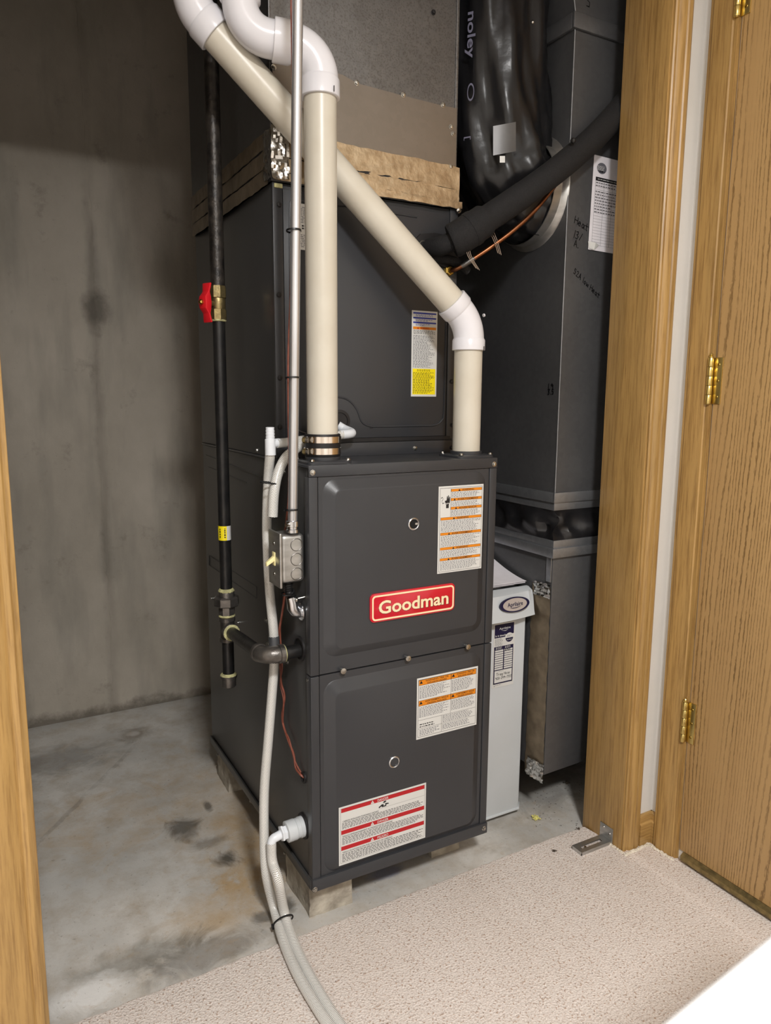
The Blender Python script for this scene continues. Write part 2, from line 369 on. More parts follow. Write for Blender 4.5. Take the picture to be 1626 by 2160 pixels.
M['galv'] = mat_galv('galvanized_sheet', (128, 130, 134), (156, 158, 161), 0.36, 0.0, 0.8)
M['galvd'] = mat_galv('dull_galvanized_duct', (84, 84, 86), (100, 100, 101), 0.42, 0.0, 0.55)
M['galvdusty'] = mat_galv('dusty_galvanized_sheet', (112, 111, 111), (134, 133, 132), 0.5, 0.32)
M['patch'] = mat_galv('smooth_patch_sheet', (136, 129, 121), (146, 138, 130), 0.42)  # warm tint puts the reflected oak and hall into the sheet colour
M['foil'] = mk('foil_tape', (198, 178, 148), (176, 154, 124), 0.34, 0.75, scale=40, bump=0.5, bscale=60)  # tan tint stands in for warm wood mirrored in the foil
M['foilbright'] = mk('bright_foil_tape', (214, 212, 208), (190, 188, 184), 0.22, 1.0, scale=30, bump=0.6, bscale=70)
M['foilside'] = mk('darker_foil_tape', (136, 122, 102), (112, 99, 82), 0.42, 0.7, scale=30, bump=0.4, bscale=50)  # darker, browner foil for the side-facing strips
M['pvc'] = mk('aged_cream_pvc', (202, 196, 182), (196, 189, 174), 0.32, scale=14, bump=0.02, bscale=200)
M['pvcw'] = mk('white_pvc_fitting', (222, 221, 226), (216, 215, 219), 0.22, scale=10)
M['blackpipe'] = mk('black_iron_pipe', (30, 30, 31), (44, 43, 42), 0.32, 0.35, scale=30, bump=0.15, bscale=120)
M['oldpipe'] = mk('worn_black_iron_pipe', (30, 28, 27), (62, 57, 52), 0.38, 0.35, scale=60, bump=0.3, bscale=160)
M['iron'] = mk('malleable_iron_fitting', (112, 108, 104), (86, 83, 80), 0.34, 0.75, scale=40, bump=0.2, bscale=150)
M['brass'] = mk('brass', (196, 164, 84), (160, 132, 66), 0.28, 1.0, scale=40)
M['brassdull'] = mk('dull_brass_valve', (160, 142, 98), (120, 108, 76), 0.4, 0.9, scale=60, bump=0.1)
M['gold'] = mk('polished_brass_hinge', (214, 192, 122), rough=0.28, metal=1.0)
M['red'] = mk('red_handle_coating', (206, 28, 38), rough=0.35)
M['dope'] = mk('yellow_pipe_dope', (196, 192, 140), (150, 146, 108), 0.7, scale=120, bump=0.5, bscale=300)
M['steel'] = mk('zinc_screw', (196, 194, 188), (150, 148, 144), 0.25, 1.0, scale=200)
M['chrome'] = mk('stainless_band', (216, 206, 196), rough=0.14, metal=1.0)
M['emt'] = mk('conduit_zinc', (206, 208, 212), (190, 191, 194), 0.34, 0.82, scale=60, stretch=(1, 1, 0.1))
M['boxzinc'] = mk('stamped_zinc_box', (190, 190, 188), (164, 163, 160), 0.38, 0.9, scale=20, stretch=(1, 1, 3))
M['cast'] = mk('die_cast_zinc', (204, 206, 210), rough=0.24, metal=1.0)
M['rubber'] = mk('black_rubber', (24, 22, 23), rough=0.55)
M['foam'] = mk('black_foam_insulation', (16, 16, 17), (27, 26, 27), 0.85, scale=260, bump=0.35, bscale=400)
M['plastic'] = mk('black_poly_jacket', (18, 18, 20), (26, 26, 28), 0.28, scale=8, bump=0.5, bscale=14)
M['canvas'] = mk('black_vinyl_canvas', (22, 22, 24), (32, 31, 32), 0.34, scale=20, bump=0.3, bscale=30)
M['copper'] = mk('copper_tube', (142, 92, 62), (108, 70, 48), 0.36, 1.0, scale=50)
M['silvertape'] = mk('smooth_silver_tape', (96, 95, 95), (88, 87, 87), 0.42, 0.7, scale=12, bump=0.12, bscale=18)
M['hose'] = mat_hose()
M['nylon'] = mk('translucent_nylon', (222, 226, 232), (214, 218, 222), 0.3, scale=20)
M['white'] = mk('white_plastic', (194, 198, 201), (190, 194, 196), 0.42, scale=8)
M['white2'] = mk('white_plastic_trim', (196, 196, 196), rough=0.45)
M['enamel'] = mk('white_enamel', (246, 248, 250), rough=0.25, coat=0.5)
M['paper'] = mk('white_paper', (226, 222, 226), (218, 214, 218), 0.7, scale=30)
M['label'] = mk('label_white', (205, 205, 202), rough=0.42)
M['cream'] = mk('badge_cream', (238, 214, 176), rough=0.3)
M['badge'] = mk('badge_red', (188, 14, 38), rough=0.18, coat=0.6)
M['badgedk'] = mk('badge_outline', (30, 22, 22), rough=0.4)
M['orange'] = mk('print_orange', (214, 128, 24), rough=0.42)
M['yellow'] = mk('print_yellow', (240, 220, 24), rough=0.42)
M['pred'] = mk('print_red', (172, 26, 34), rough=0.42)
M['blue'] = mk('print_blue', (44, 58, 150), rough=0.42)
M['navy'] = mk('print_navy', (20, 18, 56), rough=0.42)
M['silver'] = mk('print_silver', (190, 182, 178), rough=0.35, metal=0.3)
M['ink'] = mk('print_black', (26, 25, 28), rough=0.5)
M['grayink'] = mk('print_gray', (98, 98, 104), rough=0.5)
M['marker'] = mk('marker_ink', (12, 12, 14), rough=0.4)
M['lilac'] = mk('jacket_print', (104, 104, 122), rough=0.4)
M['wire'] = mk('brown_wire_jacket', (138, 78, 62), (112, 60, 46), 0.45, scale=60)
M['tie'] = mk('black_nylon_tie', (16, 16, 18), rough=0.4)
M['toggle'] = mk('ivory_toggle', (238, 226, 168), rough=0.35)
M['block'] = mk('rough_concrete_block', (188, 180, 165), (128, 120, 108), 0.92, scale=26, bump=0.8, bscale=90, contrast=(0.3, 0.7))
M['fluff'] = mk('yellow_insulation_fluff', (214, 208, 122), (190, 182, 110), 0.9, scale=200)
M['debris'] = mk('floor_debris', (74, 64, 52), (46, 40, 34), 0.9, scale=100)
M['dark'] = mk('dark_hole', (8, 8, 8), rough=0.8)
M['glass'] = mk('clear_sight_lens', (240, 240, 240), rough=0.05, trans=1.0)
M['fringe'] = mk('carpet_backing_fringe', (226, 218, 202), (204, 194, 176), 0.9, scale=80, bump=0.5)
mm, nt, b = newmat('frosted_lamp_diffuser'); b.inputs['Base Color'].default_value = (0.9, 0.88, 0.84, 1); b.inputs['Emission Color'].default_value = (1, 0.985, 0.965, 1); b.inputs['Emission Strength'].default_value = 4.0; M['diffuser'] = mm

# ------------------------------------------------------------------ print helper (flat print on labels)
def text_mesh(s, size, bold=0.0, shear=0.0):
    cu = bpy.data.curves.new('txt', 'FONT'); cu.body = s; cu.size = size; cu.offset = bold; cu.shear = shear; cu.resolution_u = 3
    ob = bpy.data.objects.new('txt', cu); COL.objects.link(ob)
    dg = bpy.context.evaluated_depsgraph_get(); me = bpy.data.meshes.new_from_object(ob.evaluated_get(dg))
    vs = [(v.co.x, v.co.y) for v in me.vertices]; fs = [tuple(p.vertices) for p in me.polygons]
    bpy.data.objects.remove(ob); bpy.data.curves.remove(cu); bpy.data.meshes.remove(me)
    return vs, fs
class Print:
    """flat print on a rectangle: o = top-left corner, U right, V down (unit), n = outward normal, sizes in metres"""
    def __init__(s, o, U, V, w, h):
        s.o = Vector(o); s.U = Vector(U).normalized(); s.V = Vector(V).normalized(); s.n = s.V.cross(s.U).normalized()
        s.w, s.h, s.mb, s.bars = w, h, {}, []
    def P(s, x, y, l): return s.o+s.U*(x*s.w)+s.V*(y*s.h)+s.n*l
    def m(s, mat): return s.mb.setdefault(mat, MB())
    def rect(s, x0, y0, x1, y1, mat, l=0.0006):
        mb = s.m(mat)
        if mat in ('orange', 'pred', 'blue', 'yellow', 'navy') and (x1-x0)*s.w > 0.02: mb = MB(); s.bars.append((mat, mb))
        mb.quad(s.P(x0, y0, l), s.P(x0, y1, l), s.P(x1, y1, l), s.P(x1, y0, l)); return s
    def poly(s, pts, mat, l=0.0008):
        s.m(mat).add([s.P(x, y, l) for x, y in pts], [tuple(range(len(pts)))]); return s
    def frame(s, x0, y0, x1, y1, t, mat, l=0.0006):
        ty = t*s.w/s.h
        for a in ((x0, y0, x1, y0+ty), (x0, y1-ty, x1, y1), (x0, y0, x0+t, y1), (x1-t, y0, x1, y1)): s.rect(*a, mat, l)
        return s
    def text(s, t, cx, cy, hgt, mat, bold=0.0, wmax=None, align='c', shear=0.0, l=0.0009):
        vs, fs = text_mesh(t, 1.0, bold, shear); x0 = min(v[0] for v in vs); x1 = max(v[0] for v in vs)
        k = hgt*s.h/0.7; wx = (x1-x0)*k; kx = k
        if wmax and wx > 0: kx = k*wmax*s.w/wx; wx = wmax*s.w
        ox = cx*s.w-(wx/2 if align == 'c' else 0)
        s.m(mat).add([s.o+s.U*(ox+(v[0]-x0)*kx)+s.V*(cy*s.h+hgt*s.h/2-v[1]*k)+s.n*l for v in vs], fs); return s
    def lines(s, x0, y0, x1, y1, n, mat, fill=0.42, rag=0.25, l=0.0007, word=(0.004, 0.010)):
        n = max(1, round(n*1.25)); st = (y1-y0)/n
        for i in range(n):
            x = x0; end = x1-random.random()*rag*(x1-x0)*(2.0 if i == n-1 else 1)
            while x < end:
                ww = random.uniform(*word)/s.w; xe = min(x+ww, end)
                s.rect(x, y0+st*i+st*(1-fill)/2, xe, y0+st*i+st*(1+fill)/2, mat, l); x = xe+0.0018/s.w
        return s
    def tri(s, cx, cy, hgt, mat, l=0.0009):
        hw = hgt*s.h/s.w*0.58
        return s.poly([(cx, cy-hgt/2), (cx-hw, cy+hgt/2), (cx+hw, cy+hgt/2)], mat, l)
    def emit(s, part, names=None):
        for mat, mb in s.mb.items():
            o = mb.build('printing', M[mat], part, smooth=False, fix=False); o['kind'] = 'stuff'
        for mat, mb in s.bars: mb.build('printed_bar', M[mat], part, smooth=False, fix=False)
def plate(name, pr, mat, parent, t=0.0005, label=None):
    a = [pr.P(0, 0, 0), pr.P(1, 0, 0), pr.P(1, 1, 0), pr.P(0, 1, 0)]
    mb = MB().add(a+[p+pr.n*t for p in a], [(0, 1, 2, 3), (4, 7, 6, 5), (0, 4, 5, 1), (1, 5, 6, 2), (2, 6, 7, 3), (3, 7, 4, 0)])
    o = mb.build(name, mat, parent, smooth=False)
    if label: o['label'] = label
    return o

# handwriting strokes in a unit box (x right, y up)
HW = {'H': [[(0, 0), (.05, 1)], [(.6, 0), (.62, 1)], [(0, .5), (.65, .55)]], 'e': [[(.05, .3), (.5, .35), (.4, .6), (.15, .55), (.05, .2), (.25, 0), (.5, .1)]],
      'a': [[(.5, .5), (.2, .6), (.05, .25), (.2, 0), (.45, .2), (.5, .55), (.5, .1), (.6, 0)]], 't': [[(.3, 1), (.25, .1), (.4, 0)], [(.0, .6), (.6, .65)]],
      'o': [[(.3, .6), (.08, .4), (.1, .1), (.35, 0), (.5, .3), (.3, .6)]], 'r': [[(.1, .6), (.12, 0)], [(.12, .4), (.3, .6), (.48, .55)]], 'l': [[(.2, 1), (.18, .0)]],
      'w': [[(.0, .6), (.12, .02), (.3, .45), (.45, .02), (.6, .6)]], '1': [[(.25, 1), (.2, 0)]], '2': [[(.05, .8), (.3, 1), (.5, .75), (.05, .0), (.55, .02)]],
      '3': [[(.05, .9), (.4, 1), (.45, .7), (.2, .55), (.5, .35), (.35, 0), (.05, .05)]], '/': [[(.45, 1), (.05, 0)]], 'A': [[(0, 0), (.3, 1), (.6, 0)], [(.1, .35), (.5, .38)]],
      '.': [[(.1, .02), (.16, .06), (.1, .08)]], 'S': [[(.5, .9), (.15, 1), (.1, .65), (.45, .45), (.4, .05), (.0, .05)]], '9': [[(.5, .7), (.2, 1), (.05, .7), (.3, .55), (.5, .75), (.45, 0)]],
      '5': [[(.5, 1), (.1, .98), (.1, .6), (.45, .55), (.45, .1), (.05, .02)]], '6': [[(.45, 1), (.1, .5), (.1, .1), (.4, .02), (.45, .4), (.12, .4)]], '0': [[(.3, 1), (.05, .6), (.12, .05), (.4, .02), (.52, .5), (.3, 1)]],
      '4': [[(.1, 1), (.05, .5), (.5, .5)], [(.45, .95), (.42, 0)]], '7': [[(.05, .95), (.5, 1), (.2, 0)]], '8': [[(.3, .5), (.08, .8), (.3, 1), (.45, .75), (.1, .2), (.3, 0), (.48, .25), (.3, .5)]],
      '-': [[(.05, .45), (.45, .48)]], 'T': [[(.0, 1), (.65, 1)], [(.32, 1), (.28, 0)]], 'g': [[(.45, .55), (.1, .5), (.15, .1), (.42, .2), (.46, .55), (.42, -.35), (.1, -.3)]],
      'v': [[(.05, .6), (.22, .0), (.45, .6)]], 'c': [[(.45, .55), (.12, .5), (.1, .08), (.45, .05)]], ' ': []}
def handwrite(mb, s, o, U, V, h, t=0.0014, n=None):
    o = Vector(o); U = Vector(U).normalized(); V = Vector(V).normalized(); x = 0.0
    nn = (n if n is not None else U.cross(V)).normalized()
    for ch in s:
        for st in HW[ch]:
            p = [o+U*((x+a+random.uniform(-.02, .02))*h)+V*(b*h)+nn*0.0006 for a, b in st]
            for i in range(len(p)-1):
                d = (p[i+1]-p[i]).normalized(); sd = nn.cross(d)*t/2; e = d*t*0.35
                mb.quad(p[i]-sd-e, p[i+1]-sd+e, p[i+1]+sd+e, p[i]+sd-e)
        x += 0.75 if ch not in ' ./1l' else 0.42
    return mb

def screw(parent, p, n, r=0.0045, mat='steel', name='screw', hexh=True):
    p = Vector(p); n = Vector(n).normalized()
    mb = MB().lathe(p, n, [(r*1.35, 0), (r*1.35, r*0.2), (r, r*0.25), (r*0.95, r*0.9), (r*0.5, r*1.05)], 8 if hexh else 12)
    return mb.build(name, M[mat], parent)

# ================================================================== THE SETTING
def sbox(name, mat, *a, bevel=0.0, label=None): return struct(MB().box(*a).build(name, M[mat], bevel=bevel), label)
sbox('floor', 'floor', -1.25, 1.35, -0.02, YBACK, -0.05, 0.0)
sbox('wall_back', 'wall', -1.25, 1.35, YBACK, YBACK+0.12, 0.0, ZCEIL)
# rough ridge left by the form joint in the concrete
mb = MB(); zz = 0.0; pts = []
while zz < 2.4:
    pts.append((-0.183+0.006*math.sin(zz*5)+random.uniform(-.003, .003)-0.012*(1-zz/1.4 if zz < 1.4 else 0), zz, random.uniform(0.0003, 0.0016) if random.random() < 0.75 else 0.0002)); zz += 0.02
for i in range(len(pts)-1):
    (x0, z0, h0), (x1, z1, h1) = pts[i], pts[i+1]
    mb.add([(x0-.006, YBACK+.001, z0), (x0, YBACK-h0, z0), (x0+.006, YBACK+.001, z0), (x1-.006, YBACK+.001, z1), (x1, YBACK-h1, z1), (x1+.006, YBACK+.001, z1)], [(0, 1, 4, 3), (1, 2, 5, 4)])
mb.build('form_joint_ridge', M['wall'], bpy.data.objects['wall_back'], smooth=False)
sbox('wall_left', 'wall', -1.37, -1.25, YB, YBACK+0.12, 0.0, ZCEIL)
sbox('wall_right', 'dimwall', 1.35, 1.47, YB, YBACK+0.12, 0.0, ZCEIL)
sbox('ceiling', 'ceil', -2.1, 1.47, -3.4, YBACK+0.12, ZCEIL, ZCEIL+0.1)
# closet front wall with the door opening
mb = MB().box(-2.1, XL-0.02, YF, YB, 0, ZCEIL).box(XR+0.02, 1.47, YF, YB, 0, ZCEIL).box(XL-0.02, XR+0.02, YF, YB, ZHEAD+0.02, ZCEIL)
struct(mb.build('wall_front', M['drywall']))
sbox('wall_hall_right', 'drywall', XW, XW+0.12, -3.4, YF, 0, ZCEIL)
sbox('wall_hall_left', 'drywall', -2.1, -2.0, -3.4, YF, 0, ZCEIL)
sbox('wall_hall_back', 'drywall', -2.1, XW+0.12, -3.5, -3.4, 0, ZCEIL)
# carpet: top slab with a ragged cut edge at the closet
mb = MB(); n = 160; x0, x1 = -1.99, XW; top = 0.008; edge = []
for i in range(n+1):
    x = x0+(x1-x0)*i/n
    y = -0.014+0.018*(x+0.443)/1.2 + random.uniform(-.0022, .0022) if XL-0.01 < x < XR+0.005 else YF+0.004
    edge.append((x, y))
vs = []
for (x, y) in edge: vs += [(x, -3.4, top), (x, y-0.006, top), (x, y, top-0.003), (x, y+random.uniform(0, .002), 0.0003)]
fs = []
for i in range(n):
    for k in range(3): fs.append((i*4+k, i*4+k+1, i*4+4+k+1, i*4+4+k))
mb.add(vs, fs); struct(mb.build('floor_carpet', M['carpet'], fix=False), 'beige flecked low pile carpet in front of the furnace closet')
cpo = bpy.data.objects['floor_carpet']
mb = MB()
for (a, b_, nn) in (((XR-0.002, -0.085), (XR, YF-0.022), 14), ((XR, YF-0.018), (0.812, YF-0.016), 34), ((0.815, YF-0.014), (XW-0.016, YF-0.016), 10), ((XW-0.02, -0.13), (XW-0.018, -0.205), 30)):
    for i in range(nn):
        t = i/nn; x = a[0]+(b_[0]-a[0])*t+random.uniform(-.003, .0); y = a[1]+(b_[1]-a[1])*t+random.uniform(-.004, .001)
        mb.sphere((x, y, top+0.001), random.uniform(0.0025, 0.0048), 6, (1, 1, 0.7))
o = mb.build('frayed_edge', M['fringe'], cpo); o['kind'] = 'stuff'

# oak jambs, casings, baseboards
def casing(pts_prof, x0, sx, y0, z0, z1, name, axis='front'):
    """moulding profile: list of (across, thickness); runs vertically"""
    mb = MB(); poly = [(0, 0)]+pts_prof+[(pts_prof[-1][0], 0)]
    if axis == 'front': P = [(x0+sx*a, y0-t) for a, t in poly]
    else: P = [(x0-t, y0+sx*a) for a, t in poly]
    mb.prism(P, 2, z0, z1); return struct(mb.build(name, M['oak'], angle=25))
PROF = [(0, 0.006), (0.003, 0.0085), (0.008, 0.0085), (0.0105, 0.0065), (0.016, 0.0105), (0.022, 0.0125), (0.028, 0.0125), (0.031, 0.010), (0.034, 0.0125), (0.043, 0.0128), (0.046, 0.011), (0.0475, 0.0085), (0.0510, 0.0080)]
PROF_L = [(0, 0.010), (0.003, 0.0125), (0.011, 0.0125), (0.014, 0.010), (0.020, 0.014), (0.030, 0.016), (0.044, 0.018), (0.060, 0.019), (0.066, 0.015), (0.068, 0.008)]
sbox('trim_1', 'oak', XR, XR+0.019, YF-0.001, YB, 0.0, ZHEAD+0.019, bevel=0.0012, label='oak door jamb on the ductwork side of the closet opening')
sbox('trim_2', 'oak', XL-0.019, XL, YF-0.001, YB, 0.0, ZHEAD+0.019, bevel=0.0012, label='oak door jamb on the bare concrete side of the closet opening')
sbox('trim_3', 'oakh', XL, XR, YF-0.001, YB, ZHEAD, ZHEAD+0.019, bevel=0.0012, label='oak head jamb above the closet opening')
casing(PROF, XR+0.003, 1, YF, 0.0, ZHEAD+0.07, 'trim_4')['label'] = 'moulded oak casing beside the white wall corner'
casing(PROF_L, XL-0.007, -1, YF, 0.0, ZHEAD+0.07, 'trim_5')['label'] = 'moulded oak casing left of the furnace closet'
o = MB().prism([(YF, ZHEAD+0.005), (YF-0.012, ZHEAD+0.006), (YF-0.018, ZHEAD+0.05), (YF-0.010, ZHEAD+0.072), (YF, ZHEAD+0.072)], 0, XL-0.07, XR+0.07).build('trim_6', M['oakh']); struct(o, 'oak head casing above the closet opening')
casing([(0, 0.009), (0.003, 0.013), (0.010, 0.013), (0.013, 0.0165), (0.045, 0.016), (0.052, 0.013), (0.056, 0.013), (0.058, 0.010), (0.066, 0.010)], XW, -1, -0.137, 0.0, ZHEAD+0.05, 'trim_7', 'right')['label'] = 'flat oak casing beside the door hinges'
def baseboard(name, poly_ax, *a):
    return struct(MB().prism(*a).build(name, M['oakh'], angle=25))
bp = [(0, 0), (0.012, 0), (0.012, 0.062), (0.0085, 0.066), (0.0085, 0.082), (0.004, 0.086), (0, 0.086)]
o = struct(MB().prism([(YF-a, z) for a, z in bp], 0, XR+0.054, XW-0.0005).build('baseboard_front', M['oakh'], angle=25))
o = struct(MB().prism([(XW-a, z) for a, z in bp], 1, -0.137, YF-0.0005).build('baseboard_right', M['oakh'], angle=25))

# door in the hall's right wall, three brass hinges, metal-edged sweep
DY = -0.208
door = MB().box(XW-0.004, XW+0.031, DY-0.80, DY, 0.034, 2.03).build('door_1', M['door'], bevel=0.0015); struct(door, 'oak veneer door with three brass hinges')
MB().box(XW-0.0035, XW+0.03, DY-0.8, DY-0.014, 0.010, 0.033).build('door_sweep', M['oakh'], door, bevel=0.001)
mb = MB().prism([(XW-0.006, 0.012), (XW-0.013, 0.016), (XW-0.013, 0.027), (XW-0.004, 0.034)], 1, DY-0.8, DY-0.012); mb.build('sweep_edge_strip', M['brassdull'], door, label='thin brass strip')
MB().box(XW+0.006, XW+0.028, DY-0.012, DY+0.004, 0.003, 0.030).build('door_bottom_end', M['oakh'], door)
MB().box(XW-0.006, XW+0.05, DY+0.003, DY+0.008, 0.0, 2.04).build('door_stop', M['oak'], door)
for z0, z1 in ((0.306, 0.403), (1.082, 1.180), (1.846, 1.944)):
    hy = DY+0.006; hx = XW-0.013
    h = MB().box(XW-0.0065, XW-0.0035, hy-0.024, hy-0.003, z0, z1).build('hinge', M['gold'], door, bevel=0.0006)
    L = (z1-z0)/5
    for k in range(5):
        MB().lathe((hx, hy, z0+L*k+0.0004), (0, 0, 1), [(0.0058, 0), (0.0062, 0.0006), (0.0062, L-0.0014), (0.0058, L-0.0008)], 16).build('knuckle', M['gold'], h)
    MB().lathe((hx, hy, z0-0.001), (0, 0, 1), [(0.004, 0), (0.005, 0.0012), (0.003, 0.002)], 12).build('pin_tip', M['gold'], h)
    MB().lathe((hx, hy, z1), (0, 0, 1), [(0.005, 0), (0.0052, 0.002), (0.003, 0.004), (0.0045, 0.006), (0.003, 0.0085), (0.0005, 0.0095)], 12).build('pin_head', M['gold'], h)
    for zz in (z0+0.015, (z0+z1)/2, z1-0.015):
        MB().lathe((XW-0.0066, hy-0.015, zz), (-1, 0, 0), [(0.0035, 0), (0.003, 0.0006), (0.0005, 0.0008)], 10).build('hinge_screw', M['brass'], h)

# ceiling light over the hall (out of view, lights the scene)
t = thing('ceiling_light', 'round flush hall ceiling light with a frosted diffuser', 'ceiling light', (LAMP_POS[0], LAMP_POS[1], ZCEIL-0.1))
MB().lathe((LAMP_POS[0], LAMP_POS[1], ZCEIL-0.03), (0, 0, 1), [(0.15, 0), (0.16, 0.004), (0.16, 0.03)], 32).build('base_pan', M['white2'], t)
MB().lathe((LAMP_POS[0], LAMP_POS[1], ZCEIL-0.09), (0, 0, 1), [(0.02, 0), (0.08, 0.005), (0.13, 0.025), (0.148, 0.058)], 32, close=False).build('diffuser', M['diffuser'], t)

# ================================================================== FURNACE
fu = thing('furnace', 'charcoal grey gas furnace cabinet with a red name badge standing on concrete blocks', 'furnace', (W/2, D/2, ZB))
MB().box(0.002, W-0.002, 0.014, D, ZB+0.004, ZT-0.006).build('cabinet_body', M['paint2'], fu, bevel=0.002)
MB().box(-0.001, W+0.001, 0.0, D+0.001, ZT-0.005, ZT).box(-0.001, W+0.001, -0.003, 0.0, ZT-0.0215, ZT).build('top_panel', M['paint'], fu, bevel=0.0008)
MB().box(-0.0035, 0.0015, 0.004, D+0.002, ZB, ZB+0.021).build('side_base_rail', M['paint2'], fu, bevel=0.001)
MB().box(0.0, W, 0.02, D, ZB, ZB+0.006).build('base_pan', M['paint2'], fu)
MB().box(-0.002, W+0.002, -0.006, 0.02, ZB, ZB+0.026).build('front_base_rail', M['paint'], fu, bevel=0.0015)
ZS = 0.5505
for x0, x1 in ((-0.001, 0.0175), (W-0.0175, W+0.001)):
    for z0, z1 in ((ZB+0.0, ZS-0.001), (ZS+0.0012, ZT-0.022)):
        MB().box(x0, x1, -0.0025, 0.02, z0, z1).build('corner_post', M['paint'], fu, bevel=0.0018, segs=3)
RD = 0.0125
def door_panel(name, z0, z1, ox0, ox1, oz0, oz1, ix0, ix1, iz0, iz1):
    mb = MB().box(0.019, W-0.019, 0.0, 0.012, z0, z1)
    prof = [(0, 0.0), (0.05, 0.07), (0.11, 0.12), (0.86, 0.90), (0.93, 0.965), (1.0, 1.0)]
    rs = []
    for t_, d_ in prof:
        L_ = lambda a, b: a+(b-a)*t_
        rs.append([(x, -RD*d_, z) for x, z in rrect(L_(ox0, ix0), L_(ox1, ix1), L_(oz0, iz0), L_(oz1, iz1), 0.028-0.014*t_, 8)])
    mb.rings(rs, cap0=False); return mb.build(name, M['paint'], fu, angle=14)
du = door_panel('upper_door', ZS+0.0015, ZT-0.0225, 0.028, 0.409, 0.584, 0.938, 0.050, 0.387, 0.603, 0.916)
dl = door_panel('lower_door', ZB+0.027, ZS-0.0015, 0.027, 0.410, 0.118, 0.535, 0.049, 0.388, 0.134, 0.510)
for x in (0.066, 0.216, 0.368):
    MB().lathe((x, 0.0, 0.5545), (0, -1, 0), [(0.003, 0), (0.003, 0.006), (0.0062, 0.0062), (0.0066, 0.010), (0.0060, 0.0115), (0.0008, 0.012)], 16).build('thumb_screw', M['steel'], fu)
for u, v in ((659, 997), (1042, 979), (1020, 1747), (664, 1876)):
    p = at(1, -0.003 if v < 1500 else -0.006, u, v); screw(fu, p, (0, -1, 0), 0.0042)
def ring_lens(u, v, hole):
    p = at(1, -RD, u, v); o = MB().lathe(p, (0, -1, 0), [(0.013, 0), (0.013, 0.0018), (0.0115, 0.003), (0.0098, 0.0022), (0.0094, -0.001)], 24, close=False).build('sight_hole_ring', M['cast'], fu)
    if hole:
        MB().lathe(p+Vector((0, -0.0004, 0)), (0, -1, 0), [(0.0095, 0), (0.0095, 0.0002)], 20).build('hole', M['dark'], o)
        MB().box(p.x+0.003, p.x+0.009, p.y-0.0022, p.y-0.0008, p.z-0.002, p.z+0.002).build('wire_tab', M['cast'], o)
    else:
        MB().lathe(p, (0, -1, 0), [(0.0094, 0.0002), (0.0094, 0.0008), (0.006, 0.0016), (0.0004, 0.0019)], 20).build('lens', M['paint'], o)
    return o
ring_lens(872, 1105, True); ring_lens(831, 1607, False)

# badge
bl, br = at(1, -RD, 779, 1276), at(1, -RD, 957, 1253); cx, cz = (bl.x+br.x)/2, 0.6755; hw, hh = (br.x-bl.x)/2, 0.0295
def rr_ring(x0, x1, z0, z1, r, y): return [(x, y, z) for x, z in rrect(x0, x1, z0, z1, r, 8)]
bd = MB().rings([rr_ring(cx-hw, cx+hw, cz-hh, cz+hh, 0.010, -RD), rr_ring(cx-hw, cx+hw, cz-hh, cz+hh, 0.010, -RD-0.0035), rr_ring(cx-hw+.002, cx+hw-.002, cz-hh+.002, cz+hh-.002, 0.009, -RD-0.0048)]).build('name_badge', M['badge'], fu, angle=40, label='red rounded badge with cream lettering')
mb = MB()
a = rrect(cx-hw+.0035, cx+hw-.0035, cz-hh+.0035, cz+hh-.0035, 0.008, 8); b2 = rrect(cx-hw+.0068, cx+hw-.0068, cz-hh+.0068, cz+hh-.0068, 0.0055, 8); nn = len(a)
yb = -RD-0.0056
mb.add([(x, yb, z) for x, z in a]+[(x, yb, z) for x, z in b2]+[(x, yb+.0008, z) for x, z in a]+[(x, yb+.0008, z) for x, z in b2],
       [(i, (i+1) % nn, nn+(i+1) % nn, nn+i) for i in range(nn)]+[(i, 2*nn+i, 2*nn+(i+1) % nn, (i+1) % nn) for i in range(nn)]+[(nn+i, nn+(i+1) % nn, 3*nn+(i+1) % nn, 3*nn+i) for i in range(nn)])
mb.build('badge_border', M['cream'], bd)
pr = Print((cx-hw, -RD-0.0049, cz+hh), (1, 0, 0), (0, 0, -1), 2*hw, 2*hh)
pr.text('Goodman', 0.507, 0.50, 0.44, 'badgedk', bold=0.034, wmax=0.835, l=0.0003); pr.text('Goodman', 0.503, 0.49, 0.44, 'cream', bold=0.022, wmax=0.825, l=0.0008)
for k, m_ in pr.mb.items(): m_.build('badge_lettering', M[k], bd, smooth=False, fix=False)

def px_label(tl, tr, br_, bl_, y):
    P = [at(1, y, *q) for q in (tl, tr, br_, bl_)]
    x0 = (P[0].x+P[3].x)/2; x1 = (P[1].x+P[2].x)/2; z1 = (P[0].z+P[1].z)/2; z0 = (P[2].z+P[3].z)/2
    return Print((x0, y, z1), (1, 0, 0), (0, 0, -1), x1-x0, z1-z0)
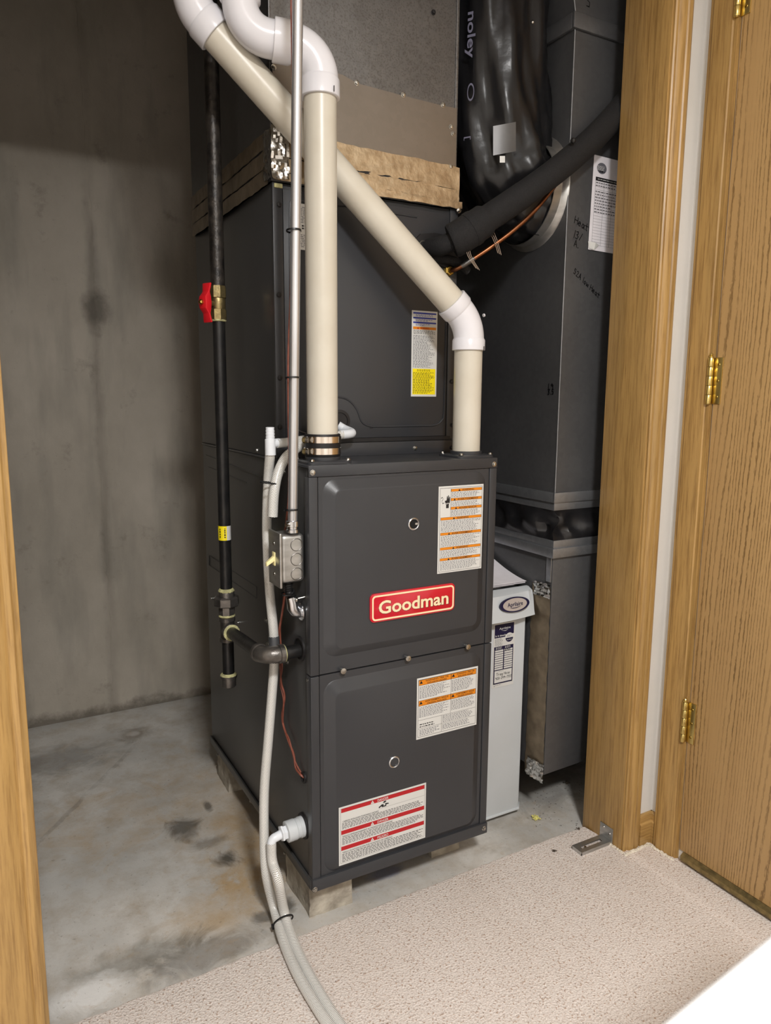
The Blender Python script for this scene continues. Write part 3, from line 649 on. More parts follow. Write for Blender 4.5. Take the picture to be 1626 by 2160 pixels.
# orange warning label on the upper door
pr = px_label((926, 1025), (1020, 1022), (1014, 1201), (921, 1208), -RD-0.0003)
lb = plate('warning_label', pr, M['label'], fu, label='tall white sticker with seven orange warning bars')
pr.frame(0.03, 0.02, 0.975, 0.985, 0.006, 'ink')
bars = [(0.27, 0.035, 'WARNING', 3), (0.27, 0.140, 'AVERTISSEMENT', 3), (0.27, 0.240, 'ADVERTENCIA', 4), (0.05, 0.355, 'WARNING', 7), (0.05, 0.530, 'AVERTISSEMENT', 8), (0.05, 0.700, 'WARNING', 5), (0.05, 0.825, 'AVERTISSEMENT', 7)]
for i, (x0, y0, tx, nl) in enumerate(bars):
    y1 = bars[i+1][1] if i+1 < len(bars) else 0.975; bh = 0.032
    pr.rect(x0, y0, 0.965, y0+bh, 'orange'); pr.frame(x0, y0, 0.965, y0+bh, 0.004, 'ink', 0.00065)
    cxx = (x0+0.965)/2+0.03; pr.text(tx, cxx, y0+bh/2, 0.020, 'ink', bold=0.008, wmax=min(0.55, 0.034*len(tx)+0.03)); pr.tri(cxx-0.034*len(tx)/2-0.075, y0+bh/2, 0.024, 'ink')
    pr.lines(x0+0.01, y0+bh+0.006, 0.955, y1-0.006, nl, 'grayink', rag=0.2, word=(0.002, 0.006))
pr.rect(0.265, 0.03, 0.27, 0.355, 'ink')
pr.poly([(0.14, 0.165), (0.175, 0.16), (0.18, 0.115), (0.195, 0.115), (0.2, 0.15), (0.205, 0.105), (0.222, 0.105), (0.225, 0.15), (0.235, 0.12), (0.25, 0.125), (0.245, 0.185), (0.225, 0.21), (0.225, 0.25), (0.165, 0.25), (0.165, 0.21), (0.14, 0.185)], 'ink')
pr.poly([(0.15, 0.185), (0.18, 0.20), (0.2, 0.188), (0.235, 0.198), (0.232, 0.203), (0.2, 0.196), (0.18, 0.208), (0.15, 0.192)], 'label', 0.0011)
zz = [(0.05, 0.13), (0.085, 0.12), (0.10, 0.14), (0.07, 0.165), (0.085, 0.19), (0.12, 0.185)]
for i in range(len(zz)-1):
    (xa, ya), (xb, yb_) = zz[i], zz[i+1]; pr.poly([(xa, ya), (xb, yb_), (xb, yb_+0.008), (xa, ya+0.008)], 'ink')
pr.emit(lb)
# orange and white label, lower door
pr = px_label((880, 1431), (1008, 1405), (1004, 1529), (877, 1560), -RD-0.0003)
lb = plate('warning_label', pr, M['label'], fu, label='wide white sticker with four orange warning blocks')
pr.frame(0.02, 0.03, 0.98, 0.97, 0.005, 'ink')
for (x0, x1, y0, y1, yl, nl) in ((0.03, 0.55, 0.035, 0.125, 0.36, 7), (0.55, 0.97, 0.035, 0.125, 0.36, 6), (0.03, 0.55, 0.37, 0.46, 0.67, 6), (0.55, 0.97, 0.37, 0.46, 0.67, 7)):
    pr.rect(x0, y0, x1, y1, 'orange'); pr.frame(x0, y0, x1, y1, 0.004, 'ink', 0.00065)
    pr.tri(x0+0.035, (y0+y1)/2-0.01, 0.05, 'ink')
    nm = 'WARNING: FIRE OR' if y0 < 0.2 else 'AVERTISSEMENT: RISQUE'
    n2 = 'EXPLOSION HAZARD' if y0 < 0.2 else "D'INCENDIE, D'EXPLOSION"
    pr.text(nm, (x0+x1)/2+0.03, y0+0.026, 0.026, 'ink', bold=0.006, wmax=(x1-x0)*0.72); pr.text(n2, (x0+x1)/2+0.03, y0+0.066, 0.026, 'ink', bold=0.006, wmax=(x1-x0)*0.6)
    pr.lines(x0+0.01, y1+0.015, x1-0.015, yl-0.02, nl, 'grayink', rag=0.25, word=(0.002, 0.006))
pr.rect(0.548, 0.035, 0.552, 0.69, 'ink'); pr.rect(0.03, 0.69, 0.97, 0.694, 'ink'); pr.rect(0.40, 0.69, 0.404, 0.96, 'ink'); pr.rect(0.03, 0.83, 0.97, 0.834, 'ink')
pr.lines(0.05, 0.745, 0.37, 0.82, 2, 'ink', rag=0.3, word=(0.002, 0.006)); pr.lines(0.42, 0.70, 0.96, 0.82, 4, 'grayink', word=(0.002, 0.006)); pr.lines(0.05, 0.845, 0.38, 0.95, 3, 'grayink', word=(0.002, 0.006)); pr.lines(0.42, 0.845, 0.9, 0.94, 3, 'grayink', word=(0.002, 0.006))
pr.emit(lb)
# red danger label
pr = px_label((714, 1706), (898, 1649), (897, 1764), (715, 1829), -RD-0.0003)
lb = plate('danger_label', pr, M['label'], fu, label='wide white sticker with three red danger bars')
pr.frame(0.018, 0.03, 0.985, 0.97, 0.0025, 'grayink')
for (y0, tx, hd, yl, nl) in ((0.03, 'DANGER', 'CARBON MONOXIDE POISONING HAZARD', 0.385, 4), (0.405, 'DANGER', "RISQUE D'EMPOISONNEMENT AU MONOXYDE DE CARBONE", 0.655, 5), (0.68, 'PELIGRO', 'RIESGO DE INTOXICACIÓN POR MONOXIDO DE CARBONO', 0.955, 5)):
    pr.rect(0.025, y0, 0.98, y0+0.07, 'pred'); pr.text(tx, 0.49, y0+0.036, 0.042, 'label', bold=0.008, wmax=0.125)
    pr.tri(0.37, y0+0.035, 0.058, 'label'); pr.rect(0.3675, y0+0.025, 0.3725, y0+0.05, 'pred', 0.0011)
    yh = y0+0.105 if y0 > 0.1 else 0.255
    pr.text(hd, 0.04, yh, 0.030, 'ink', wmax=0.40 if y0 < 0.1 else 0.56, align='l')
    pr.lines(0.035, yh+0.022, 0.975, yl, nl if y0 > 0.1 else 4, 'ink', fill=0.40, rag=0.08, word=(0.003, 0.008))
pr.rect(0.44, 0.218, 0.98, 0.221, 'grayink')
pr.poly([(0.44, 0.19), (0.475, 0.155), (0.51, 0.16), (0.52, 0.15), (0.555, 0.16), (0.555, 0.178), (0.53, 0.175), (0.525, 0.205), (0.475, 0.205), (0.475, 0.185), (0.445, 0.21)], 'ink')
pr.poly([(0.488, 0.135), (0.50, 0.110), (0.52, 0.105), (0.53, 0.118), (0.51, 0.14)], 'ink'); pr.poly([(0.495, 0.16), (0.515, 0.16), (0.515, 0.182), (0.495, 0.182)], 'label', 0.0012)
pr.emit(lb)
# left side fittings
for u, v in ((447, 1262), (503, 1313), (562, 1308), (566, 1358), (607, 1396), (651, 1434), (530, 1690), (602, 1800), (460, 1592), (543, 950), (600, 995)):
    screw(fu, at(0, 0.0015, u, v), (-1, 0, 0), 0.0038)
mb = MB(); k = [at(0, 0.0015, *q) for q in ((441, 1172), (541, 1238), (541, 1262), (441, 1192))]
for i in range(4): mb.tube([k[i], k[(i+1) % 4]], 0.0007, 6)
mb.build('knockout_outline', M['paint'], fu)
mb = MB(); k = [at(0, 0.0015, *q) for q in ((435, 960), (552, 1006))]
mb.tube(k, 0.0012, 6); mb.tube([at(0, 0.0015, 440, 985), at(0, 0.0015, 520, 1018)], 0.0008, 6); mb.build('side_stiffener', M['paint2'], fu)
def grommet(p, r, rin, name='grommet'):
    MB().lathe(p, (-1, 0, 0), [(r, -0.001), (r, 0.0025), (r*0.9, 0.0035), (rin, 0.003), (rin, -0.0005)], 24, close=False).build(name, M['rubber'], fu)
    MB().lathe(p, (-1, 0, 0), [(rin, 0.0004), (rin, 0.0008)], 20).build('opening', M['dark'], fu)
GE = at(0, 0.001, 633, 1372); grommet(Vector((0.001, GE.y, GE.z+0.004)), 0.0255, 0.021, 'gas_grommet')
WE = at(0, 0.001, 641, 1640); grommet(WE, 0.012, 0.008, 'wire_grommet')
DE = at(0, 0.001, 640, 1742); grommet(DE, 0.027, 0.022, 'drain_grommet')
# top screws
for u, v in ((786, 958), (925, 953), (640, 963)):
    screw(fu, at(2, ZT, u, v), (0, 0, 1), 0.0038)
# pipe flanges on top
PLX = at(1, 0.055, 680, 900).x; PRX = at(1, 0.055, 985, 860).x; PLY, PRY = 0.055, 0.055
def flange(x, y):
    r0 = [(a, b, ZT) for a, b in rrect(x-0.047, x+0.047, y-0.044, y+0.044, 0.014, 6)]
    r1 = [(a, b, ZT+0.004) for a, b in rrect(x-0.047, x+0.047, y-0.044, y+0.044, 0.014, 6)]; r2 = [(a, b, ZT+0.006) for a, b in rrect(x-0.044, x+0.044, y-0.041, y+0.041, 0.012, 6)]
    f = MB().rings([r0, r1, r2]).lathe((x, y, ZT+0.006), (0, 0, 1), [(0.0345, 0), (0.0345, 0.006), (0.033, 0.007)], 28).build('vent_flange', M['rubber'], fu, angle=40, label='dark moulded flange')
    f.data.materials[0] = M['paint']
    for sx in (-1, 1):
        for sy in (-1, 1): screw(f, (x+sx*0.038, y+sy*0.036, ZT+0.006), (0, 0, 1), 0.0040)
flange(PLX, PLY); flange(PRX, PRY)

# ================================================================== BLOCKS UNDER THE FURNACE
def block(x0, x1, y0, y1, label):
    mb = MB(); n = 6; hs = ZB
    random.seed(int(x0*1000+y0*77)+3)
    bm = bmesh.new(); bmesh.ops.create_cube(bm, size=1.0)
    bmesh.ops.subdivide_edges(bm, edges=bm.edges[:], cuts=5, use_grid_fill=True)
    vs = []
    for v in bm.verts:
        p = Vector((x0+(x1-x0)*(v.co.x+.5), y0+(y1-y0)*(v.co.y+.5), hs*(v.co.z+.5)))
        if 0.02 < p.z < hs-0.006 or True:
            j = 0.0016
            p += Vector((random.uniform(-j, j), random.uniform(-j, j), random.uniform(-j, j) if 0.01 < p.z < hs-0.01 else 0))
        vs.append(p)
    fs = [tuple(v.index for v in f.verts) for f in bm.faces]; bm.free()
    o = MB().add(vs, fs).build('concrete_block', M['block'], angle=60); return tag(o, label, 'concrete block', 'blocks under the furnace')
block(0.008, 0.108, 0.036, 0.172, 'pale rough concrete block under the furnace corner beside the drain hoses')
block(0.345, 0.425, 0.085, 0.20, 'rough concrete block under the furnace corner beside the white air cleaner')
block(0.006, 0.10, 0.60, 0.705, 'rough concrete block under the rear corner of the furnace near the concrete wall')
random.seed(11)

# ================================================================== COIL CABINET
co = thing('coil_cabinet', 'dark grey evaporator coil cabinet stacked on top of the furnace', 'coil cabinet', (W/2, (CY+D)/2, ZT))
MB().box(0.001, W-0.001, CY+0.003, D, ZT+0.0005, ZC-0.001).build('cabinet_body', M['paint2'], co, bevel=0.0015)
MB().box(0.022, W-0.022, CY-0.001, CY+0.004, 1.004, ZC-0.012).build('front_panel', M['paint'], co, bevel=0.0008)
for x0, x1 in ((0.0, 0.0205), (W-0.0205, W)):
    MB().box(x0, x1, CY-0.002, CY+0.006, 0.998, ZC-0.001).build('corner_flange', M['paint'], co, bevel=0.001)
MB().box(0.0, W, CY-0.003, CY+0.004, ZT, 0.994).build('bottom_flange', M['paint'], co, bevel=0.001)
MB().box(0.018, W-0.01, CY-0.0025, CY+0.001, 0.9955, 1.0035).build('gasket', M['rubber'], co)
# raised bead pressed into the panel, running round the drain corner
def bead(pts, r=0.0022):
    MB().tube(spline(pts, 6), r, 8).build('pressed_bead', M['paint'], co)
yb = CY-0.0012
bead([(0.05, yb, 1.478), (0.040, yb, 1.472), (0.036, yb, 1.455), (0.034, yb, 1.30), (0.034, yb, 1.12), (0.034, yb, 1.06), (0.040, yb, 1.030), (0.060, yb, 1.017), (0.09, yb, 1.014)])
bead([(0.112, yb, 1.092), (0.140, yb, 1.092), (0.165, yb, 1.085), (0.185, yb, 1.065), (0.196, yb, 1.040), (0.212, yb, 1.030), (0.24, yb, 1.028), (0.34, yb, 1.028), (0.385, yb, 1.029), (0.404, yb, 1.040), (0.410, yb, 1.062), (0.411, yb, 1.20), (0.411, yb, 1.33)])
bead([(0.05, yb, 1.478), (0.2, yb, 1.480), (0.33, yb, 1.478)])
for u, v in ((588, 432), (588, 622), (590, 797), (590, 901), (953, 897), (952, 805)):
    screw(co, at(1, CY-0.002, u, v), (0, -1, 0), 0.0042, 'rubber', hexh=False)
screw(co, at(1, CY-0.003, 875, 945), (0, -1, 0), 0.004); screw(co, at(1, CY-0.003, 952, 944), (0, -1, 0), 0.004, 'rubber')
mb = MB(); handwrite(mb, '6', at(1, CY-0.0015, 779, 898), (0.25, 0, -1), (1, 0, 0.2), 0.016, 0.0010, Vector((0, -1, 0))); mb.build('pen_mark', M['marker'], co, smooth=False, fix=False)
# coil label
pr = px_label((868, 655), (921, 657), (921, 836), (867, 837), CY-0.0014)
lb = plate('instruction_label', pr, M['label'], co, label='narrow sticker with blue stripes, an orange bar and a yellow lower half')
for y0 in (0.02, 0.075, 0.128): pr.rect(0.05, y0, 0.95, y0+0.018, 'blue'); pr.lines(0.15, y0+0.022, 0.85, y0+0.048, 2, 'blue', word=(0.002, 0.006))
pr.rect(0.05, 0.185, 0.95, 0.215, 'orange'); pr.text('WARNING', 0.5, 0.2, 0.018, 'pred', bold=0.02); pr.tri(0.24, 0.2, 0.022, 'pred')
pr.lines(0.07, 0.222, 0.93, 0.27, 3, 'ink', rag=0.1, word=(0.002, 0.006)); pr.lines(0.06, 0.28, 0.93, 0.66, 23, 'grayink', rag=0.35, word=(0.002, 0.006))
pr.rect(0.05, 0.672, 0.95, 0.975, 'yellow'); pr.lines(0.22, 0.68, 0.78, 0.705, 2, 'ink', rag=0.1, word=(0.003, 0.006)); pr.lines(0.07, 0.712, 0.92, 0.965, 16, 'ink', rag=0.25, l=0.0008, word=(0.002, 0.006))
pr.emit(lb)
pr = Print((at(1, CY, 611, 437).x, CY-0.0014, 1.472), (1, 0, 0), (0, 0, -1), 0.082, 0.088)
lb = plate('rating_label', pr, M['label'], co, label='white rating sticker behind the conduit'); pr.lines(0.06, 0.06, 0.94, 0.42, 9, 'grayink', rag=0.3, word=(0.003, 0.008)); pr.lines(0.3, 0.45, 0.9, 0.56, 2, 'ink', fill=0.6, rag=0.2, word=(0.004, 0.008)); pr.lines(0.06, 0.66, 0.9, 0.95, 6, 'grayink', rag=0.4, word=(0.003, 0.008)); pr.emit(lb)
# refrigerant connection plate: black gasket plate with two plugged rings
y = CY-0.0005
pc = [at(1, y, *q) for q in ((872, 507), (885, 494), (915, 492), (950, 500), (985, 520), (1000, 540), (992, 560), (950, 568), (905, 556), (880, 535))]
pl = MB().prism([(min(p.x, W-0.001), p.z) for p in pc], 1, y-0.006, y).build('line_set_plate', M['rubber'], co, label='black rubber plate')
for q in ((891, 516), (965, 527)):
    p = at(1, y-0.006, *q)
    MB().lathe(p, (0, -1, 0), [(0.0085, 0), (0.0085, 0.002), (0.0065, 0.002), (0.0065, 0)], 20, close=False).build('screw_ring', M['steel'], pl)
p0 = at(1, CY-0.01, 912, 552); 
MB().tube(spline([at(1, CY-0.006, 898, 548), at(1, CY-0.016, 930, 545), at(1, CY-0.018, 962, 553), at(1, CY-0.012, 985, 572)], 6), 0.010, 12).build('gasket_lip', M['foam'], co)
# drain opening
p = at(1, CY, 716, 888); MB().lathe(p+Vector((0, -0.001, 0)), (0, -1, 0), [(0.024, -0.001), (0.024, 0.002), (0.018, 0.0025), (0.017, 0.0)], 24, close=False).lathe(p+Vector((0, -0.001, 0)), (0, -1, 0), [(0.018, 0), (0.018, 0.0006)], 20).build('drain_port', M['rubber'], co)

# ================================================================== SUPPLY PLENUM
pl = thing('supply_plenum', 'dusty galvanized supply plenum taped on top of the coil cabinet', 'duct', (W/2, (CY+0.755)/2, ZC))
PX0, PX1, PY0, PY1 = -0.002, 0.428, CY-0.001, 0.752
K = (0.21, PY0-0.006, 1.735); z1 = ZCEIL
mb = MB().add([(PX0, PY0, ZC), (PX1, PY0, ZC), (PX1-0.004, PY0, z1), (PX0, PY0, z1), K], [(0, 1, 4), (1, 2, 4), (2, 3, 4), (3, 0, 4)]); mb.build('front_sheet', M['galvdusty'], pl, smooth=False, fix=False)
mb = MB().quad((PX0, PY1, ZC), (PX0, PY0, ZC), (PX0, PY0, z1), (PX0, PY1, z1)); mb.build('side_sheet', M['galvd'], pl, fix=False)
mb = MB().quad((PX1, PY0, ZC), (PX1, PY1, ZC), (PX1, PY1, z1), (PX1-.004, PY0, z1)); mb.build('side_sheet', M['galvd'], pl, fix=False)
MB().quad((PX1, PY1, ZC), (PX0, PY1, ZC), (PX0, PY1, z1), (PX1, PY1, z1)).build('rear_sheet', M['galvd'], pl, fix=False)
MB().box(PX1-0.006, PX1+0.001, PY0-0.003, PY0+0.004, 1.59, z1).build('corner_seam', M['galvdusty'], pl, bevel=0.0008)
MB().box(PX0-0.001, PX0+0.004, PY0-0.002, PY0+0.003, 1.59, z1).build('corner_seam', M['galvdusty'], pl, bevel=0.0008)
pts = [at(1, PY0-0.003, *q) for q in ((580, 130), (720, 160), (752, 178), (845, 203), (932, 225), (958, 235))]
poly = [(PX0+0.003, 1.735)]+[(p.x, p.z) for p in pts[1:5]]+[(PX1-0.005, 1.712), (PX1-0.005, 1.57), (PX0+0.003, 1.57)]
MB().prism(poly, 1, PY0-0.0085, PY0-0.0065).build('patch_sheet', M['patch'], pl)
for u, v in ((577, 142), (752, 175), (850, 200), (934, 222), (951, 268), (950, 352), (955, 282), (1120, 47)):
    if u < 1000: screw(pl, at(1, PY0-0.0085, u, v), (0, -1, 0), 0.0042)
screw(pl, at(1, PY0-0.003, 914, 26), (0, -1, 0), 0.004, 'rubber')
# wrinkled tape strips
def tape(name, x0, x1, z0, z1_, y, mat, parent, n=26, m=4, amp=0.0022, side=False, sl=0.0):
    vs = []; fs = []
    for j in range(m+1):
        for i in range(n+1):
            a = x0+(x1-x0)*i/n; zz = z0+(z1_-z0)*j/m+sl*(i/n)+(random.uniform(-.0015, .0015) if j in (0, m) else 0)
            d = random.uniform(0.0006, amp)
            vs.append((a, y-d, zz) if not side else (y-d, a, zz))
    for j in range(m):
        for i in range(n): fs.append((j*(n+1)+i, j*(n+1)+i+1, (j+1)*(n+1)+i+1, (j+1)*(n+1)+i))
    return MB().add(vs, fs).build(name, M[mat], parent, fix=False, angle=25)
tape('tape_strip', PX0+0.01, PX1+0.004, 1.551, 1.598, PY0-0.0095, 'foil', pl, sl=-0.006)
tape('tape_strip', PX0+0.01, PX1+0.004, 1.523, 1.549, PY0-0.0095, 'foil', pl, sl=-0.004)
tape('tape_strip', 0.002, W+0.004, ZC+0.0, 1.522, PY0-0.0095, 'foil', pl, sl=-0.001)
tape('tape_seam', PX0+0.01, PX1+0.004, 1.5475, 1.5525, PY0-0.009, 'rubber', pl, m=2, sl=-0.005)
tape('corner_foil', PX0-0.004, 0.030, ZC+0.002, 1.605, PY0-0.0105, 'foilbright', pl, n=8, m=16, amp=0.006, sl=0.0)
tape('corner_foil', PY0-0.012, PY0+0.03, ZC+0.002, 1.60, PX0-0.002, 'foilbright', pl, n=8, m=14, amp=0.004, side=True)
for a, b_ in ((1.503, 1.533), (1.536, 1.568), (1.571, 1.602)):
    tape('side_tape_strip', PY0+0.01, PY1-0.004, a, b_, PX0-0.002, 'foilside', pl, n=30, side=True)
MB().sphere((W-0.003, PY0-0.008, ZC-0.004), 0.007, 10, (1, 0.6, 1)).build('foil_fold', M['foilbright'], pl)
MB().box(0.003, 0.020, CY-0.005, CY-0.001, ZC-0.012, ZC-0.004).build('sealant_dab', M['dope'], pl, bevel=0.001)

# ================================================================== PVC VENT PIPES
R2 = 0.03016
def arc(c, a, b_, r, n=12, ang=math.pi/2):
    """arc about c starting at direction a turning towards b"""
    return [Vector(c)+Vector(a)*math.cos(ang*k/n)*r+Vector(b_)*math.sin(ang*k/n)*r for k in range(n+1)]
def bend(p, d0, d1, r, n=12):
    """points of a round bend at corner p from direction d0 to d1; returns start..end"""
    d0, d1 = Vector(d0).normalized(), Vector(d1).normalized(); th = math.acos(max(-1, min(1, d0.dot(d1)))); L = r*math.tan(th/2)
    a = Vector(p)-d0*L; nrm = (d1-d0*d0.dot(d1)).normalized(); c = a+nrm*r
    return [c-nrm*r*math.cos(th*k/n)+d0*r*math.sin(th*k/n) for k in range(n+1)]
def elbow(parent, p, d0, d1, r, rad=0.0335, hub=0.036, hl=0.030, label=None, street=False):
    pts = bend(p, d0, d1, r); d0, d1 = Vector(d0).normalized(), Vector(d1).normalized()
    o = MB().tube(([pts[0]-d0*0.03] if street else [])+pts, rad, 28).build('elbow', M['pvcw'], parent, label=label)
    for q, d in (((pts[0], -d0), (pts[-1], d1)) if not street else ((pts[-1], d1),)):
        MB().lathe(q+d*-0.004, d, [(rad, 0), (hub, 0.005), (hub, hl+0.003), (hub-0.001, hl+0.004), (R2+0.0003, hl+0.004)], 28, close=False).build('hub', M['pvcw'], o)
    return pts[0]-d0*(hl-0.002), pts[-1]+d1*(hl-0.002)
# intake pipe: rubber coupling at the furnace, straight riser, two elbows
A = thing('vent_pipe', 'cream plastic vent pipe rising straight from a black rubber coupling with steel clamps', 'pipe', (PLX, PLY, ZT))
e1 = at(1, PLY, 682, 105); e1 = Vector((PLX, PLY, e1.z))
dl = Vector((-0.93, 0.28, 0.08)).normalized()
a0, a1 = elbow(A, e1, (0, 0, 1), dl, 0.058)
e2 = e1+dl*0.142
d3 = Vector((0.03, 0.0, 1)).normalized()
b0, b1 = elbow(A, e2, dl, d3, 0.054, rad=0.0315, street=True)
MB().cyl((PLX, PLY, ZT+0.03), a0, R2, 32).build('riser', M['pvc'], A)
MB().cyl(a1, b0, R2, 28).build('nipple', M['pvc'], A)
MB().cyl(b1, b1+d3*((2.43-b1.z)/d3.z), R2, 28).build('upper_pipe', M['pvcw'], A)
MB().lathe((PLX, PLY, ZT+0.013), (0, 0, 1), [(0.0345, 0), (0.035, 0.001), (0.035, 0.042), (0.0345, 0.043), (R2, 0.043)], 32, close=False).build('rubber_coupling', M['rubber'], A)
for z in (ZT+0.017, ZT+0.039):
    c = MB().lathe((PLX, PLY, z), (0, 0, 1), [(0.0352, 0), (0.0366, 0.0005), (0.0366, 0.0125), (0.0352, 0.013)], 36, close=False).build('hose_clamp', M['chrome'], A)
    q = Vector((PLX-0.030, PLY-0.028, z+0.0065)); d = Vector((-0.75, 0.66, 0)); s_ = Vector((0.66, 0.75, 0))
    MB().cyl(q-d*-0.012, q+d*0.016, 0.0055, 12).build('clamp_screw', M['steel'], c)
    MB().lathe(q+d*0.016, d, [(0.0045, 0), (0.0062, 0.001), (0.0062, 0.006), (0.004, 0.0075), (0.0006, 0.008)], 6).build('clamp_screw_head', M['brassdull'], c)
# pen ticks on the hubs
MB().box(PLX+0.010, PLX+0.0114, PLY-0.0372, PLY-0.0362, a0.z+0.000, a0.z+0.010).build('pen_mark', M['marker'], A)
# exhaust pipe: stub, 45 degree elbow, long diagonal crossing behind the riser, upper elbow
Bp = thing('vent_pipe', 'cream plastic vent pipe slanting across the coil cabinet behind the straight riser', 'pipe', (PRX, PRY, ZT))
q0 = Vector((PRX, PRY, at(1, PRY, 985, 680).z)); q1 = at(1, 0.155, 409, 20)
dd = (q1-q0).normalized()
a0, a1 = elbow(Bp, q0, (0, 0, 1), dd, 0.085, rad=0.0325, hub=0.0352, hl=0.022)
MB().cyl((PRX, PRY, ZT+0.006), a0, R2, 32).build('stub_pipe', M['pvc'], Bp)
d4 = Vector((-0.13, 0.03, 1)).normalized()
b0, b1 = elbow(Bp, q1, dd, d4, 0.060)
MB().cyl(a1, b0, R2, 32).build('diagonal_pipe', M['pvc'], Bp)
MB().cyl(b1, b1+d4*((2.43-b1.z)/d4.z), R2, 28).build('upper_pipe', M['pvcw'], Bp)
MB().lathe(q0+Vector((0.033, -0.005, 0.016)), (1, 0, 0.3), [(0.0035, 0), (0.0035, 0.003), (0.001, 0.004)], 10).build('moulding_gate', M['pvcw'], Bp)
MB().box(PRX+0.016, PRX+0.0174, PRY-0.0335, PRY-0.0325, a0.z-0.004, a0.z+0.006).build('pen_mark', M['marker'], Bp)

# ================================================================== GAS PIPE
GX, GY = -0.073, 0.305
gz = lambda v, u=478: at(1, GY, u, v).z
g = thing('gas_pipe', 'black iron gas pipe with a red handled shutoff valve beside the furnace', 'pipe', (GX, GY, gz(1448)))
r34, r1 = 0.0134, 0.0150
MB().cyl((GX, GY, gz(610, 467)), (GX, GY, 2.43), r1, 24).build('upper_pipe', M['oldpipe'], g)
zv0, zv1 = gz(676, 467), gz(604, 467); zm = (zv0+zv1)/2
v_ = MB().lathe((GX, GY, zv0), (0, 0, 1), [(0.0165, 0), (0.0175, 0.001), (0.0175, 0.022), (0.0155, 0.023)], 8).lathe((GX, GY, zv0+0.022), (0, 0, 1), [(0.0145, 0), (0.0155, 0.006), (0.0155, zv1-zv0-0.052), (0.0145, zv1-zv0-0.046)], 20).lathe((GX, GY, zv1-0.025), (0, 0, 1), [(0.0165, 0), (0.0178, 0.001), (0.0178, 0.021), (0.0165, 0.025)], 8).build('gas_valve', M['brassdull'], g, angle=20, label='dull brass ball valve')
hd = (CAM-Vector((GX, GY, zm))); hd.z = 0; hd.normalize(); hd = (hd*0.8+(-CR)*0.75); hd.z = 0; hd.normalize()
hs = Vector((-hd.y, hd.x, 0)); hz = zm-0.002
MB().cyl(Vector((GX, GY, hz)), Vector((GX, GY, hz))+hd*0.042, 0.006, 14).build('valve_stem', M['brassdull'], v_)
hc = Vector((GX, GY, hz))+hd*0.030
mb = MB()
prof = [(-0.040, 0.0125, -0.002), (-0.022, 0.010, 0.001), (-0.012, 0.010, 0.004), (0, 0.0125, 0.005), (0.012, 0.010, 0.004), (0.022, 0.010, 0.001), (0.040, 0.0125, -0.002)]
rs = []
for z_, w_, o_ in prof:
    c = hc+Vector((0, 0, z_))+hd*o_; th = 0.0025 if abs(z_) > 0.02 else 0.008
    rs.append([c+hs*w_+hd*th, c-hs*w_+hd*th, c-hs*w_-hd*th, c+hs*w_-hd*th])
MB().rings(rs).build('valve_handle', M['red'], v_, bevel=0.002, label='red wing handle')
MB().lathe(hc+hd*0.012, hd, [(0.0055, 0), (0.0055, 0.005), (0.003, 0.0075), (0.0005, 0.008)], 6).build('handle_nut', M['brass'], v_)
zu = gz(1245, 477)
MB().cyl((GX, GY, zu), (GX, GY, zv0+0.004), r34, 24).build('lower_pipe', M['blackpipe'], g)
MB().lathe((GX, GY, zv0-0.003), (0, 0, 1), [(0.0145, 0), (0.0165, 0.001), (0.0165, 0.004), (0.0145, 0.005)], 20).build('pipe_dope', M['dope'], g)
zt0, zt1 = gz(1138, 474), gz(1108, 474)
a_ = math.atan2((CAM-Vector((GX, GY, 0))).y, (CAM-Vector((GX, GY, 0))).x)
def sleeve(a0, a1, z0, z1_, r, n=10):
    vs = []; fs = []
    for i in range(n+1):
        a = a0+(a1-a0)*i/n; vs += [(GX+r*math.cos(a), GY+r*math.sin(a), z0), (GX+r*math.cos(a), GY+r*math.sin(a), z1_)]
    for i in range(n): fs.append((2*i, 2*i+2, 2*i+3, 2*i+1))
    return MB().add(vs, fs)
tg = sleeve(a_-math.pi*0.95, a_+0.35, zt0, zt1, r34+0.0006, 16).build('pipe_tag', M['yellow'], g, fix=False, label='yellow and white tag')
sleeve(a_+0.35, a_+math.pi*0.95, zt0, zt1, r34+0.0006, 12).build('white_end', M['label'], tg, fix=False)
mb = MB()
for da in (-0.75, 0.05):
    zc = zt0+0.006
    while zc < zt1-0.006:
        l_ = random.uniform(0.002, 0.006); mb.v; s2 = sleeve(a_+da-0.10, a_+da+0.10, zc, min(zc+l_, zt1-0.005), r34+0.0009, 3); mb.add(s2.v, s2.f); zc += l_+0.0015
mb.build('printing', M['ink'], tg, fix=False)
# union
zA, zB_ = gz(1298, 478), gz(1258, 478)
zn0, zn1 = gz(1277, 478), gz(1257, 478)
un = MB().lathe((GX, GY, zn0), (0, 0, 1), [(0.0265, 0), (0.0285, 0.002), (0.0285, zn1-zn0-0.003), (0.024, zn1-zn0)], 8).build('union_nut', M['iron'], g, angle=15)
MB().lathe((GX, GY, zn1-0.001), (0, 0, 1), [(0.018, 0), (0.0175, 0.014), (0.0165, 0.016)], 20).build('union_collar', M['iron'], un)
MB().lathe((GX, GY, zn0-0.022), (0, 0, 1), [(0.0165, 0), (0.0185, 0.002), (0.0185, 0.024)], 8).build('union_tail', M['iron'], un, angle=15)
MB().lathe((GX, GY, zn1+0.010), (0, 0, 1), [(0.0175, 0), (0.0185, 0.003), (0.0155, 0.007), (0.0138, 0.008)], 14).build('pipe_dope', M['dope'], g)
MB().lathe((GX, GY, zn0-0.026), (0, 0, 1), [(0.0165, 0), (0.019, 0.002), (0.018, 0.006)], 14).build('pipe_dope', M['dope'], g)
